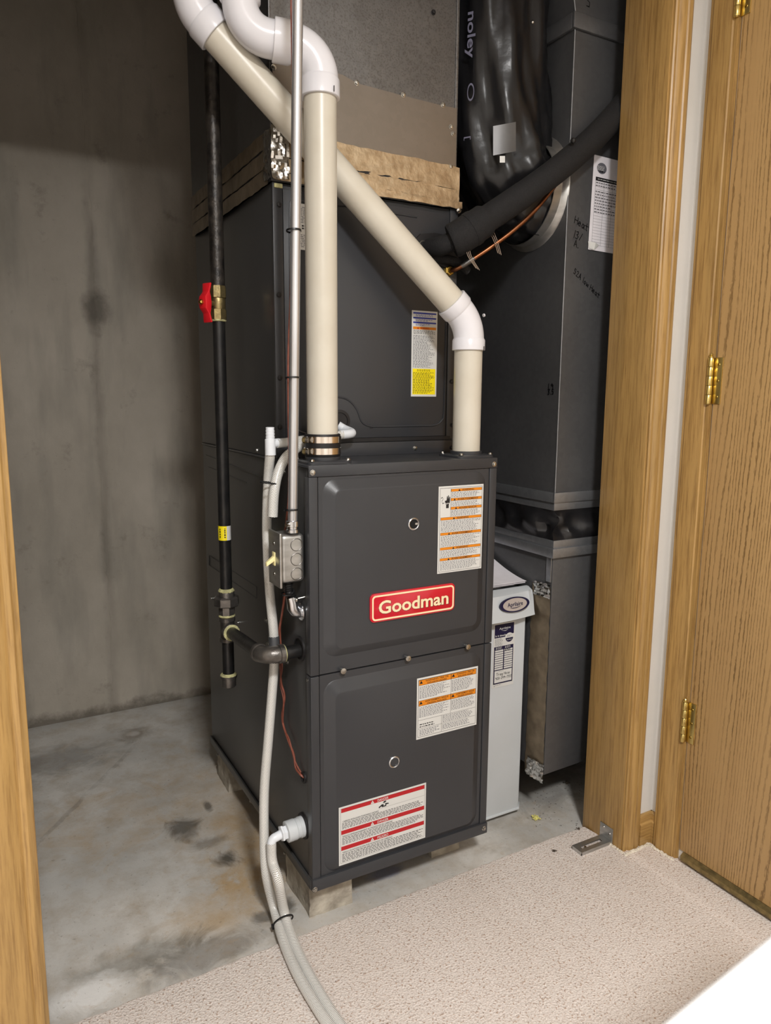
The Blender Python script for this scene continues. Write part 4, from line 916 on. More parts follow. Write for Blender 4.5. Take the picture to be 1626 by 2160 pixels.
# tee + drip leg
zte = gz(1328, 482); zt_t, zt_b = zn0-0.026, gz(1352, 480)
te = MB().lathe((GX, GY, zt_b), (0, 0, 1), [(0.0165, 0), (0.0185, 0.001), (0.0185, 0.009), (0.0165, 0.010), (0.0162, zt_t-zt_b-0.010), (0.0185, zt_t-zt_b-0.009), (0.0185, zt_t-zt_b-0.001), (0.0165, zt_t-zt_b)], 24).build('tee', M['iron'], g)
EY, EZ = GE.y, GE.z
br0 = Vector((GX, GY, zte)); br1 = Vector((GX, EY+0.0, EZ))
bdir = (br1-br0).normalized()
MB().lathe(br0, bdir, [(0.0155, 0), (0.0155, 0.022), (0.0185, 0.023), (0.0185, 0.032), (0.0165, 0.033)], 24).build('tee_branch', M['iron'], te)
MB().lathe(br0+bdir*0.031, bdir, [(0.0182, 0), (0.0186, 0.003), (0.015, 0.005)], 16).build('pipe_dope', M['dope'], g)
pts = bend(br1, bdir, (1, 0, 0), 0.026)
MB().cyl(br0+bdir*0.03, pts[0], r34, 24).build('branch_pipe', M['blackpipe'], g)
el = MB().tube([pts[0]-bdir*0.008]+pts+[pts[-1]+Vector((0.008, 0, 0))], 0.0172, 24).build('elbow', M['iron'], g, label='grey iron elbow')
MB().lathe(pts[0]-bdir*0.012, bdir, [(0.0175, 0), (0.019, 0.001), (0.019, 0.010), (0.0175, 0.012)], 24).build('elbow_band', M['iron'], el)
MB().lathe(pts[-1]+Vector((0.002, 0, 0)), (1, 0, 0), [(0.0175, 0), (0.019, 0.001), (0.019, 0.010), (0.0175, 0.011)], 24).build('elbow_band', M['iron'], el)
MB().lathe(pts[-1]+Vector((0.012, 0, 0)), (1, 0, 0), [(0.0178, 0), (0.018, 0.002), (0.0145, 0.004)], 16).build('pipe_dope', M['dope'], g)
MB().cyl(pts[-1], (0.012, pts[-1].y, pts[-1].z), r34, 24).build('inlet_pipe', M['blackpipe'], g)
zc0, zc1 = gz(1448, 481), gz(1424, 481)
MB().cyl((GX, GY, zc1-0.004), (GX, GY, zt_b+0.002), r34, 24).build('drip_leg', M['blackpipe'], g)
cp = MB().lathe((GX, GY, zc0), (0, 0, 1), [(0.014, 0), (0.0162, 0.002), (0.0168, zc1-zc0-0.006), (0.019, zc1-zc0-0.005), (0.0195, zc1-zc0), (0.0175, zc1-zc0+0.001)], 24).build('pipe_cap', M['iron'], g)
MB().lathe((GX, GY, zc1-0.0005), (0, 0, 1), [(0.019, 0), (0.0185, 0.0025), (0.0155, 0.005), (0.0137, 0.006)], 14).build('pipe_dope', M['dope'], cp)

# ================================================================== CONDUIT, SWITCH BOX, FLEX WHIP
BX0, BX1, BY0, BY1, BZ0, BZ1 = -0.0545, -0.0035, 0.012, 0.070, 0.737, 0.838
CX_, CYc = -0.027, at(0, -0.027, 617, 1095).y
ct = at(0, -0.027, 628, 10); 
e = thing('conduit', 'shiny zinc electrical conduit running straight up from the switch box', 'conduit', (CX_, CYc, BZ1+0.02))
top_ = Vector((ct.x, ct.y, ct.z)); base_ = Vector((CX_, CYc, BZ1+0.012)); dv = (top_-base_).normalized()
MB().cyl(base_, base_+dv*((2.43-base_.z)/dv.z), 0.0090, 24).build('tube', M['emt'], e)
cn = MB().lathe((CX_, CYc, BZ1+0.0005), (0, 0, 1), [(0.0125, 0), (0.0125, 0.006), (0.0105, 0.007), (0.0105, 0.011), (0.0125, 0.012), (0.0125, 0.022), (0.0105, 0.023)], 20).build('connector', M['cast'], e)
MB().cyl((CX_-0.010, CYc-0.006, BZ1+0.0165), (CX_-0.017, CYc-0.0105, BZ1+0.0165), 0.0038, 10).build('set_screw', M['steel'], cn)
def tie(parent, p, ax, r, w=0.0032, top=None):
    return MB().lathe(Vector(p)-Vector(ax).normalized()*w/2, ax, [(r, 0), (r+0.0012, 0.0003), (r+0.0012, w-0.0003), (r, w)], 20, close=False)
for v in (488, 797, 1077):
    zq = at(0, -0.027, 621, v).z; pq = base_+dv*((zq-base_.z)/dv.z)+Vector((-0.003, 0.001, 0))
    tag(tie(None, pq, (0, 0.1, 1), 0.0122).build('cable_tie', M['tie']), {488: 'black cable tie round the conduit in front of the rating sticker', 797: 'black cable tie round the conduit beside the plain coil panel', 1077: 'black cable tie round the conduit just above the switch box'}[v], 'cable tie', 'conduit cable ties')
sb = thing('switch_box', 'stamped zinc switch box with an ivory toggle mounted on the furnace side', 'switch box', ((BX0+BX1)/2, (BY0+BY1)/2, BZ0))
MB().box(BX0+0.003, BX1, BY0+0.002, BY1-0.002, BZ0+0.003, BZ1-0.003).build('box', M['boxzinc'], sb, bevel=0.009, segs=4)
MB().box(BX0-0.0015, BX0+0.004, BY0-0.002, BY1+0.002, BZ0-0.005, BZ1+0.001).build('cover', M['boxzinc'], sb, bevel=0.0025, segs=3)
for k in range(3):
    zc = BZ1-0.024-0.0285*k; xx = BX0+0.034
    MB().tube([(xx+0.0118*math.cos(2*math.pi*i/32), BY0+0.0018, zc+0.0118*math.sin(2*math.pi*i/32)) for i in range(33)], 0.0008, 6, caps=False).build('knockout', M['iron'], sb)
cy_, cz_ = (BY0+BY1)/2, (BZ0+BZ1)/2-0.002
for s_ in (-1, 1): MB().lathe((BX0-0.0013, cy_, cz_+s_*0.030), (-1, 0, 0), [(0.0042, 0), (0.004, 0.0012), (0.001, 0.002)], 12).build('cover_screw', M['steel'], sb)
tgp = MB().box(BX0-0.003, BX0-0.001, cy_-0.0065, cy_+0.0065, cz_-0.013, cz_+0.013).build('toggle_plate', M['toggle'], sb, bevel=0.0006)
mb = MB().rings([[(BX0-0.002, cy_+sy*0.0055, cz_+sz*0.005+0.001) for sy, sz in ((-1, -1), (1, -1), (1, 1), (-1, 1))], [(BX0-0.018, cy_+sy*0.0042, cz_-0.010+sz*0.0038) for sy, sz in ((-1, -1), (1, -1), (1, 1), (-1, 1))]])
mb.build('toggle_lever', M['toggle'], tgp, bevel=0.0012)
# flexible whip and 90 degree connector
wh = thing('flexible_conduit', 'short ribbed flexible conduit with a cast elbow under the switch box', 'conduit', (-0.028, 0.04, 0.67))
cE = at(0, 0.0, 637, 1290)
p0 = Vector((-0.030, 0.036, BZ0+0.001)); p3 = Vector((-0.020, cE.y-0.001, cE.z+0.022))
pth = spline([p0, p0+Vector((0.001, 0, -0.018)), p3+Vector((-0.004, 0, 0.020)), p3], 14)
rr = [0.0082+0.0014*math.cos(i*2.1) for i in range(len(pth))]
MB().tube(pth, rr, 18).build('ribbed_jacket', M['blackpipe'], wh)
el = MB().tube([p3+Vector((-0.003, 0, 0.012)), p3, p3+Vector((0.001, 0, -0.010)), Vector((-0.014, cE.y, cE.z+0.004)), Vector((-0.006, cE.y, cE.z)), Vector((0.0, cE.y, cE.z))], [0.0105, 0.0115, 0.0122, 0.0125, 0.0115, 0.0115], 20).build('cast_elbow', M['cast'], wh)
MB().lathe((0.001, cE.y, cE.z), (-1, 0, 0), [(0.017, 0), (0.0175, 0.001), (0.0175, 0.004), (0.0165, 0.005)], 28).build('locknut', M['cast'], el)
MB().cyl(p3+Vector((0.004, -0.008, 0.008)), p3+Vector((0.022, -0.011, 0.011)), 0.0018, 8).build('clamp_screw', M['steel'], el)
MB().sphere(p3+Vector((0.004, -0.011, 0.007)), 0.0042, 10).build('clamp_nut', M['steel'], el)
tag(tie(None, p0+Vector((-0.003, 0, -0.024)), (0, 0, 1), 0.0118).build('cable_tie', M['tie']), 'black cable tie round the ribbed flexible conduit and brown wire', 'cable tie', 'conduit cable ties')

# ================================================================== DRAIN HOSES
RH = 0.0100
HXc = -0.040
hp = lambda u, v, x: at(0, x, u, v)
tee_c = at(1, 0.100, 570, 936)
h = thing('coil_drain_hose', 'clear braided drain hose hanging from a white tee beside the coil cabinet', 'hose', (tee_c.x, tee_c.y, 0.7))
TX, TY, TZ = tee_c
tt = MB().lathe((TX, TY, TZ-0.022), (0, 0, 1), [(0.0105, 0), (0.0105, 0.03), (0.0085, 0.032), (0.0092, 0.036), (0.0082, 0.0365), (0.0092, 0.042), (0.0082, 0.0425), (0.009, 0.048), (0.008, 0.0485), (0.0085, 0.054), (0.006, 0.0545)], 18).build('tee_fitting', M['nylon'], h)
MB().cyl((TX, TY, TZ), (TX+0.02, TY+0.006, TZ+0.001), 0.009, 16).build('tee_branch', M['nylon'], tt)
ep = at(1, CY-0.045, 722, 917); ep2 = at(1, CY-0.04, 737, 915)
MB().tube(spline([(TX+0.014, TY+0.004, TZ), (TX+0.06, TY+0.02, TZ+0.002), (ep.x-0.05, ep.y-0.002, ep.z-0.004), ep], 8), 0.0095, 18).build('cross_hose', M['hose'], h)
MB().tube(spline([ep-Vector((0.006, 0, 0)), ep2, ep2+Vector((0.010, 0.012, 0.002)), ep2+Vector((0.004, 0.034, 0.008)), (ep2.x-0.008, CY, ep2.z+0.016)], 6), 0.0098, 16).build('elbow_fitting', M['nylon'], h)
# long hose to the floor (keeps going along the carpet)
X1 = -0.052
long_pts = [(TX, TY, TZ-0.014), hp(566, 1010, -0.035), hp(563, 1100, -0.036), hp(565, 1180, -0.036), hp(570, 1260, -0.034), hp(577, 1335, -0.032), hp(578, 1400, -0.034), hp(574, 1460, -0.04), hp(566, 1560, -0.052), hp(558, 1660, -0.064), hp(557, 1750, -0.072), hp(561, 1840, -0.078)]
fl = [at(2, 0.034, 578, 1915), at(2, 0.0205, 598, 1985), at(2, 0.0185, 628, 2055), at(2, 0.0185, 672, 2130), at(2, 0.0185, 712, 2190), at(2, 0.0185, 770, 2290)]
lsp = spline(long_pts+fl, 10)
MB().tube(lsp, RH, 20).build('long_hose', M['hose'], h)
zs0, zs1 = hp(578, 1372, -0.033).z, hp(577, 1338, -0.032).z
MB().tube([p for p in lsp if zs0 < p.z < zs1], RH+0.0012, 20).build('grey_sleeve', M['galv'], h, label='grey metal sleeve')
# short vent hose tied to it
h2 = thing('vent_hose', 'short clear braided hose curving down from behind the rubber coupling', 'hose', (TX, TY, 0.9))
MB().tube(spline([(PLX-0.022, 0.118, 1.004), at(1, 0.105, 630, 942), at(1, 0.095, 603, 965), at(1, 0.085, 586, 1000), at(1, 0.078, 578, 1040), at(1, 0.076, 575, 1090)], 10), RH, 20).build('hose_length', M['hose'], h2)
MB().lathe(at(1, 0.076, 575, 1090)+Vector((0, 0, -0.0004)), (0, 0, -1), [(0.0072, 0), (0.0072, 0.0005)], 14).build('hose_end', M['iron'], h2)
q = at(1, 0.082, 571, 1019)
mb = MB(); L_ = [q+Vector((math.cos(a)*0.021, math.sin(a)*0.0125+0.002, math.cos(a)*-0.003)) for a in [2*math.pi*i/24 for i in range(25)]]
mb.tube(L_, 0.0017, 6, caps=False); tag(mb.build('cable_tie', M['tie']), 'black cable tie holding the two braided hoses together at furnace top height', 'cable tie')
# furnace condensate outlet and its hose
f = thing('condensate_hose', 'clear braided hose on a white threaded adapter low on the furnace side', 'hose', (-0.03, DE.y, 0.0))
yo = DE.y; 
fit = MB().lathe((0.003, yo, DE.z), (-1, 0, -0.06), [(0.0215, 0), (0.0215, 0.012), (0.0205, 0.0125), (0.0205, 0.020), (0.0215, 0.021), (0.0215, 0.040), (0.0190, 0.041)], 22).build('adapter', M['white'], f, angle=25)
MB().lathe((-0.036, yo, DE.z-0.002), (-1, 0, -0.06), [(0.0145, 0), (0.0145, 0.008), (0.0165, 0.009), (0.0165, 0.013), (0.011, 0.014)], 6).build('hex_nipple', M['nylon'], fit)
pts = bend((-0.070, yo-0.002, DE.z-0.006), (-1, 0, -0.05), (-0.05, -0.02, -1), 0.011)
MB().tube([Vector((-0.045, yo, DE.z-0.003))]+pts+[pts[-1]+Vector((0, 0, -0.008))], 0.0092, 16).build('barb_elbow', M['nylon'], fit)
s0 = pts[-1]+Vector((0, 0, 0.002))
hp2 = [s0, s0+Vector((0.0, -0.004, -0.04)), at(0, -0.068, 588, 1860)] + [at(2, 0.040, 600, 1925), at(2, 0.022, 621, 1990), at(2, 0.0185, 652, 2055), at(2, 0.0185, 696, 2130), at(2, 0.0185, 735, 2190), at(2, 0.0185, 792, 2290)]
MB().tube(spline(hp2, 10), RH, 20).build('braided_hose', M['hose'], f)
q = (at(2, 0.032, 598, 1942)); ax = (at(2, 0.0205, 612, 1985)-at(2, 0.04, 590, 1915)).normalized(); sx = CR; up = ax.cross(sx).normalized()
sx = (CR*0.84+CU*0.5).normalized(); up = ax.cross(sx).normalized()
L_ = [q-sx*0.001+sx*math.cos(a)*0.0218+up*math.sin(a)*0.0122 for a in [2*math.pi*i/28 for i in range(29)]]
mb = MB().tube(L_, 0.0019, 6, caps=False); qq = q-sx*0.0225
mb.box(qq.x-0.005, qq.x+0.003, qq.y-0.004, qq.y+0.004, qq.z-0.004, qq.z+0.004); mb.tube([qq, qq+Vector((0.004, -0.002, -0.016))], 0.0018, 6)
tag(mb.build('cable_tie', M['tie']), 'black cable tie cinching the two braided hoses just above the carpet edge', 'cable tie')

# ================================================================== THERMOSTAT WIRE
wo = -CR*0.0082+Vector((CF.x, CF.y, 0))*0.008
w1 = [base_+dv*1.50+wo, base_+dv*1.05+wo*1.0, base_+dv*0.93-CR*0.0115+CF*0.004, base_+dv*0.75+wo*1.02, base_+dv*0.45+wo, base_+dv*0.30-CR*0.0112+CF*0.005, base_+dv*0.09+wo, at(0, -0.018, 604, 1100), at(0, -0.010, 600, 1170)+Vector((0, 0.02, 0)), at(0, -0.020, 602, 1235), at(0, -0.026, 600, 1262), at(0, -0.020, 594, 1300), at(0, -0.018, 587, 1350), at(0, -0.016, 591, 1402), at(0, -0.010, 593, 1440), at(0, -0.006, 600, 1470), at(0, -0.006, 595, 1515), at(0, -0.006, 606, 1556), at(0, -0.006, 619, 1590), at(0, -0.006, 624, 1620), at(0, -0.004, 634, 1634), WE]
o = tag(MB().tube(spline(w1, 8), 0.0023, 8).build('thermostat_wire', M['wire']), 'thin brown thermostat cable strapped along the conduit and entering the furnace side', 'wire')
w2 = [at(0, -0.024, 601, 1240), at(0, -0.022, 597, 1275), at(0, -0.016, 591, 1330), at(0, -0.014, 595, 1405), at(0, -0.010, 591, 1440), at(0, -0.008, 598, 1478), at(0, -0.006, 597, 1530), at(0, -0.006, 610, 1560), at(0, -0.006, 622, 1605), WE]
tag(MB().tube(spline(w2, 8), 0.0017, 8).build('thermostat_wire', M['wire']), 'second thinner brown wire twisting beside the cable below the switch box', 'wire')

# ================================================================== RETURN DUCT
XD, YD = 0.675, 0.075
rd = thing('return_duct', 'dark galvanized return air drop with cross creased side and marker writing', 'duct', (XD+0.2, YD+0.28, 0.822))
YDB, ZD1, ZDF = 0.645, 1.895, 0.866
Kc = (XD+0.006, 0.36, 1.365)
MB().add([(XD, YDB, ZDF), (XD, YD, ZDF), (XD, YD, ZD1), (XD, YDB, ZD1), Kc], [(0, 1, 4), (1, 2, 4), (2, 3, 4), (3, 0, 4)]).build('side_sheet', M['galvd'], rd, smooth=False, fix=False)
MB().quad((XD, YD, ZDF), (XD+0.42, YD, ZDF), (XD+0.42, YD, ZD1), (XD, YD, ZD1)).build('front_sheet', M['galvd'], rd, fix=False)
MB().quad((XD+0.42, YD, ZDF), (XD+0.42, YDB, ZDF), (XD+0.42, YDB, ZD1), (XD+0.42, YD, ZD1)).build('side_sheet', M['galvd'], rd, fix=False)
MB().quad((XD+0.42, YDB, ZDF), (XD, YDB, ZDF), (XD, YDB, ZD1), (XD+0.42, YDB, ZD1)).build('rear_sheet', M['galvd'], rd, fix=False)
MB().cyl((XD, YD, ZDF), (XD, YD, ZD1), 0.0016, 8).build('corner_fold', M['galv'], rd)
for (z0, z1_, o_) in ((0.842, 0.866, 0.007), (0.822, 0.842, 0.002)):
    MB().box(XD-o_, XD+0.42+o_, YD-o_, YD, z0, z1_).box(XD-o_, XD, YD, YDB, z0, z1_).build('flange_band', M['galv'], rd, bevel=0.001)
# top cleat and the offset section above it
MB().box(XD-0.010, XD+0.43, YD-0.008, YD, ZD1-0.002, ZD1+0.032).box(XD-0.010, XD, YD, YDB, ZD1-0.002, ZD1+0.032).build('drive_cleat', M['galvd'], rd, bevel=0.003)
zt_ = ZCEIL; sh = -0.11
MB().quad((XD-0.004, YD-0.003, ZD1+0.032), (XD+0.42, YD-0.003, ZD1+0.032), (XD+0.42+sh, YD-0.003, zt_), (XD-0.004+sh, YD-0.003, zt_)).quad((XD-0.004, YDB, ZD1+0.032), (XD-0.004, YD-0.003, ZD1+0.032), (XD-0.004+sh, YD-0.003, zt_), (XD-0.004+sh, YDB, zt_)).build('offset_section', M['galvd'], rd, fix=False)
MB().cyl((XD-0.004, YD-0.003, ZD1+0.032), (XD-0.004+sh, YD-0.003, zt_), 0.0016, 8).build('corner_fold', M['galv'], rd)
# collar for the flexible duct
RC = 0.118; CC = Vector((XD, 0.200, 1.575))
MB().lathe(CC+Vector((0.001, 0, 0)), (-1, 0, 0), [(RC+0.012, 0), (RC+0.011, 0.003), (RC+0.002, 0.010), (RC, 0.012), (RC, 0.034), (RC-0.002, 0.034), (RC-0.002, 0.002)], 48, close=False).build('collar', M['boxzinc'], rd, label='metal collar ring brightened as if lit')  # brighter zinc imitates the light falling on the collar
# marker writing
nrm = Vector((0, -1, 0)); nx = Vector((-1, 0, 0))
for tx, ax_, val, uv_, U2, V2, hh_, tt_, nn_ in (('Heat', 1, YD, (1211, 470), (1, 0, -0.35), (0.15, 0, 1), 0.0155, 0.0020, nrm), ('13/', 1, YD, (1208, 500), (1, 0, -0.25), (0.2, 0, 1), 0.0165, 0.0020, nrm),
        ('A.', 1, YD, (1210, 519), (1, 0, -0.3), (0.1, 0, 1), 0.0145, 0.0020, nrm), ('S2A low Heat', 1, YD, (1209, 576), (1, 0, -0.62), (0.3, 0, 1), 0.0125, 0.0018, nrm),
        ('5', 1, YD-0.003, (1236, 12), (1, 0, -0.3), (0.1, 0, 1), 0.02, 0.002, nrm), ('1.9', 0, XD, (1155, 822), (0, -1, 0), (0, 0, 1), 0.014, 0.0022, nx), ('3.5', 0, XD, (1155, 832), (0, -1, 0), (0, 0, 1), 0.012, 0.0022, nx)):
    mb = handwrite(MB(), tx, at(ax_, val, *uv_), U2, V2, hh_, tt_, nn_); o = mb.build('marker_writing', M['marker'], rd, smooth=False, fix=False, label='black marker handwriting'); o['kind'] = 'stuff'

# flexible canvas connector
def canvas():
    mb = MB(); rs = []
    z0, z1_ = 0.748, 0.824; per = []
    n1, n2 = 36, 44
    for i in range(n1): per.append((XD+0.42-0.42*i/n1, YD, 0, -1))
    for i in range(n2+1): per.append((XD, YD+(YDB-YD)*i/n2, -1, 0))
    m = 12; vs = []
    for j in range(m+1):
        t = j/m; z = z0+(z1_-z0)*t
        for k, (x, y, nx_, ny_) in enumerate(per):
            s_ = k*0.37; bl_ = math.sin(math.pi*t)*(0.010+0.010*math.sin(s_*0.8+3*t)+0.006*math.sin(s_*2.3-5*t))-0.006*math.sin(math.pi*t)
            if abs(k-n1) < 4: bl_ = math.sin(math.pi*t)*(-0.008+0.012*math.cos((k-n1)*1.2)*math.sin(t*7))
            vs.append((x+nx_*bl_-0.008*(1-t)*(1 if nx_ else 0.3), y+ny_*bl_-0.01*(1-t), z+0.004*math.sin(s_)*math.sin(math.pi*t)))
    n = len(per)
    fs = [(j*n+k, j*n+k+1, (j+1)*n+k+1, (j+1)*n+k) for j in range(m) for k in range(n-1)]
    return mb.add(vs, fs).build('canvas_connector', M['canvas'], fix=False, angle=50)
tag(canvas(), 'crumpled black canvas connector between the two return duct sections', 'duct connector')

# lower boot
XB, YBt = 0.670, 0.066
bt = thing('return_boot', 'dull galvanized return boot with foil taped corner beside the air cleaner', 'duct', (XB+0.2, YBt+0.3, 0.14))
MB().prism([(XB, 0.138), (XB+0.135, 0.142), (XB+0.175, 0.182), (XB+0.42, 0.43), (XB+0.42, 0.735), (XB, 0.735)], 1, YBt, YBt+0.55).build('boot_body', M['galvd'], bt, bevel=0.0015)
for (z0, z1_, o_) in ((0.708, 0.731, 0.010), (0.729, 0.750, 0.004)):
    MB().box(XB-o_, XB+0.42+o_, YBt-o_, YBt+0.0, z0, z1_).box(XB-o_, XB, YBt, YBt+0.55, z0, z1_).build('flange_band', M['galv'], bt, bevel=0.001)
MB().box(XB-0.004, XB-0.0005, YBt+0.002, YBt+0.019, 0.645, 0.708).build('corner_tab', M['galv'], bt, bevel=0.0008)
tape('foil_tape', YBt+0.0, YBt+0.07, 0.118, 0.632, XB-0.001, 'foilside', bt, n=6, m=40, amp=0.0035, side=True)
tape('foil_tape_end', YBt-0.004, YBt+0.06, 0.118, 0.168, XB-0.003, 'foilbright', bt, n=10, m=10, amp=0.008, side=True)
tape('foil_tape_end', YBt-0.002, YBt+0.06, 0.605, 0.640, XB-0.003, 'foilbright', bt, n=8, m=8, amp=0.008, side=True)

# ================================================================== AIR CLEANER
ac = thing('air_cleaner', 'white fronted media air cleaner standing between the furnace and the return boot', 'air cleaner', (0.56, 0.4, 0.018))
AX0, AX1, AY, AZ0, AZ1 = 0.446, 0.660, 0.130, 0.018, 0.612
MB().box(AX0, AX1-0.004, AY+0.022, 0.70, AZ0+0.006, AZ1).build('cabinet', M['galv'], ac, bevel=0.0015)
MB().prism([(AX0, AY+0.022), (AX0, AY), (AX1-0.016, AY), (AX1, AY+0.018), (AX1, AY+0.022)], 2, AZ0+0.004, 0.575).build('door', M['white'], ac, bevel=0.0015, label='white door panel')
MB().prism([(AX0, AY+0.022), (AX0, AY-0.003), (AX1-0.015, AY-0.003), (AX1+0.003, AY+0.018), (AX1+0.003, AY+0.022)], 2, AZ0, AZ0+0.006).build('door_lip', M['white'], ac, bevel=0.001)
# cap / handle with an outward flaring lip, gently bowed in plan
def bow(x): return 0.008*(1-((x-0.5)/0.16)**2)
rs = []
for (z, dy, xr, xl) in ((0.619, 0.016, AX1+0.004, AX0), (0.612, 0.002, AX1+0.005, AX0), (0.598, -0.003, AX1+0.005, AX0), (0.566, -0.014, AX1+0.0, AX0), (0.554, -0.020, AX1-0.002, AX0), (0.552, -0.016, AX1-0.002, AX0), (0.562, 0.016, AX1, AX0)):
    ring = []
    for k in range(13):
        x = xl+(xr-xl)*k/12; ring.append((x, AY+dy-0.014*math.sin(math.pi*min(1, (x-AX0+0.03)/(xr-AX0+0.03)))*(1 if z < 0.615 else 0.6), z))
    ring += [(xr, AY+0.024, z), (xl, AY+0.024, z)]
    rs.append(ring)
cap = MB().rings(rs).build('cap', M['white'], ac, angle=30, label='white plastic cap with an oval emblem')
MB().prism([(AX1-0.010, AY-0.012), (AX1+0.006, AY+0.012), (AX1+0.006, AY+0.03), (AX1-0.01, AY+0.03)], 2, 0.560, 0.613).build('cap_end', M['white2'], cap, bevel=0.002)
oc = at(1, AY-0.026, 1086, 1275); ou = Vector((1, 0.02, 0)).normalized(); ov = Vector((0, 0.20, 1)).normalized()
def oval(a, b_, lift, mat, name, parent):
    nrm = ov.cross(ou).normalized(); nrm = nrm if nrm.y < 0 else -nrm
    pts = [oc+ou*math.cos(2*math.pi*k/40)*a+ov*math.sin(2*math.pi*k/40)*b_ for k in range(40)]
    return MB().rings([[p-nrm*0.004 for p in pts], [p+nrm*lift for p in pts]]).build(name, M[mat], parent, smooth=False)
ob = oval(0.046, 0.0185, 0.0005, 'navy', 'oval_emblem', cap); oval(0.0375, 0.0155, 0.0009, 'silver', 'emblem_field', ob)
nrm = ov.cross(ou).normalized(); nrm = nrm if nrm.y < 0 else -nrm
pr = Print(oc-ou*0.03+ov*0.012+nrm*0.0006, ou, -ov, 0.06, 0.024); pr.text('Aprilaire', 0.5, 0.45, 0.40, 'navy', bold=0.012, wmax=0.80)
sw = [(0.20, 0.76), (0.35, 0.80), (0.55, 0.80), (0.72, 0.74), (0.82, 0.66), (0.72, 0.79), (0.55, 0.87), (0.35, 0.87)]; pr.poly(sw, 'navy')
for k_, m_ in pr.mb.items(): m_.build('emblem_lettering', M[k_], ob, smooth=False, fix=False)
pr = px_label((1043, 1313), (1084, 1306), (1082, 1440), (1036, 1449), AY-0.0003); pr.w = 0.067; pr.o.x = at(1, AY, 1038.5, 1400).x; pr.o.z -= 0.004
lb = plate('service_label', pr, M['label'], ac, label='navy and white filter change sticker with handwriting')
pr.rect(0.05, 0.02, 0.95, 0.19, 'navy'); pr.rect(0.05, 0.19, 0.55, 0.225, 'navy'); pr.text('Aprilaire', 0.52, 0.085, 0.034, 'label', bold=0.005, wmax=0.52)
pr.poly([(0.36, 0.118), (0.55, 0.125), (0.70, 0.108), (0.55, 0.133)], 'label'); pr.text('Is it time?', 0.09, 0.192, 0.026, 'label', bold=0.02, wmax=0.45, align='l')
pr.poly([(0.74+0.19*math.cos(2*math.pi*k/28), 0.245+0.075*math.sin(2*math.pi*k/28)) for k in range(28)], 'label', 0.0008)
pr.poly([(0.74+0.175*math.cos(math.pi*k/18), 0.248+0.066*math.sin(math.pi*k/18)) for k in range(19)], 'navy', 0.001); pr.lines(0.64, 0.20, 0.84, 0.235, 2, 'grayink', l=0.001, word=(0.002, 0.004)); pr.text('Aprilaire', 0.74, 0.275, 0.018, 'label', wmax=0.24, l=0.0013)
pr.lines(0.08, 0.235, 0.48, 0.35, 7, 'grayink', word=(0.002, 0.006)); pr.rect(0.05, 0.36, 0.95, 0.735, 'navy'); pr.rect(0.05, 0.735, 0.10, 0.945, 'navy'); pr.rect(0.91, 0.735, 0.95, 0.945, 'navy'); pr.rect(0.05, 0.925, 0.95, 0.945, 'navy')
pr.lines(0.12, 0.368, 0.45, 0.405, 3, 'label', l=0.0009, word=(0.002, 0.006)); pr.lines(0.55, 0.368, 0.88, 0.405, 3, 'label', l=0.0009, word=(0.002, 0.006))
for k in range(9):
    y0 = 0.415+0.0348*k; pr.rect(0.09, y0, 0.475, y0+0.026, 'label', 0.0009); pr.rect(0.525, y0, 0.91, y0+0.026, 'label', 0.0009)
pr.lines(0.30, 0.745, 0.66, 0.756, 1, 'ink', word=(0.002, 0.005)); pr.lines(0.08, 0.955, 0.9, 0.985, 2, 'grayink', rag=0.6, word=(0.002, 0.006))
mb = pr.m('marker'); hn = pr.n
handwrite(mb, '12/9/21', pr.P(0.54, 0.44, 0.0006), pr.U, -pr.V, 0.0046, 0.0011, hn)
handwrite(mb, 'Trag Hvac', pr.P(0.19, 0.815, 0.0003), pr.U, -pr.V, 0.0070, 0.0009, hn); handwrite(mb, '920-249-7555', pr.P(0.15, 0.875, 0.0003), pr.U, -pr.V, 0.0059, 0.0009, hn)
pr.emit(lb)

# booklets lying on top of the air cleaner
def booklet(y0, y1, x0, x1, z, curl, label, seed, n=14, skew=0.0):
    rnd = random.Random(seed); mb = MB()
    for layer in range(5):
        vs = []; zz = z+0.0014*layer; off = rnd.uniform(-0.004, 0.004); ox = rnd.uniform(-0.006, 0.0)
        for i in range(n+1):
            t = i/n; y = y0+(y1-y0)*t; up = curl*t**1.5*(0.55+0.13*layer)
            for x in (x0, x1+ox+skew*t):
                for dz in (0, 0.0006): vs.append((x, y+off, zz+up+dz))
        fs = []
        for i in range(n):
            a = i*4; b_ = a+4
            fs += [(a, a+2, b_+2, b_), (a+1, b_+1, b_+3, a+3), (a, b_, b_+1, a+1), (a+2, a+3, b_+3, b_+2)]
        fs += [(0, 1, 3, 2), (n*4, n*4+2, n*4+3, n*4+1)]
        mb.add(vs, fs)
    o = mb.build('booklet', M['paper']); return tag(o, label, 'booklet', 'manuals on the air cleaner')
booklet(0.185, 0.40, 0.450, 0.605, AZ1+0.0005, 0.004, 'undermost white paper booklet lying flat on the air cleaner top', 1)
booklet(0.165, 0.42, 0.450, 0.635, AZ1+0.0082, 0.030, 'fanned white paper booklet in the middle of the pile on the air cleaner', 2)
booklet(0.150, 0.40, 0.450, 0.658, AZ1+0.0160, 0.075, 'topmost white paper booklet curling upward on the air cleaner', 3)

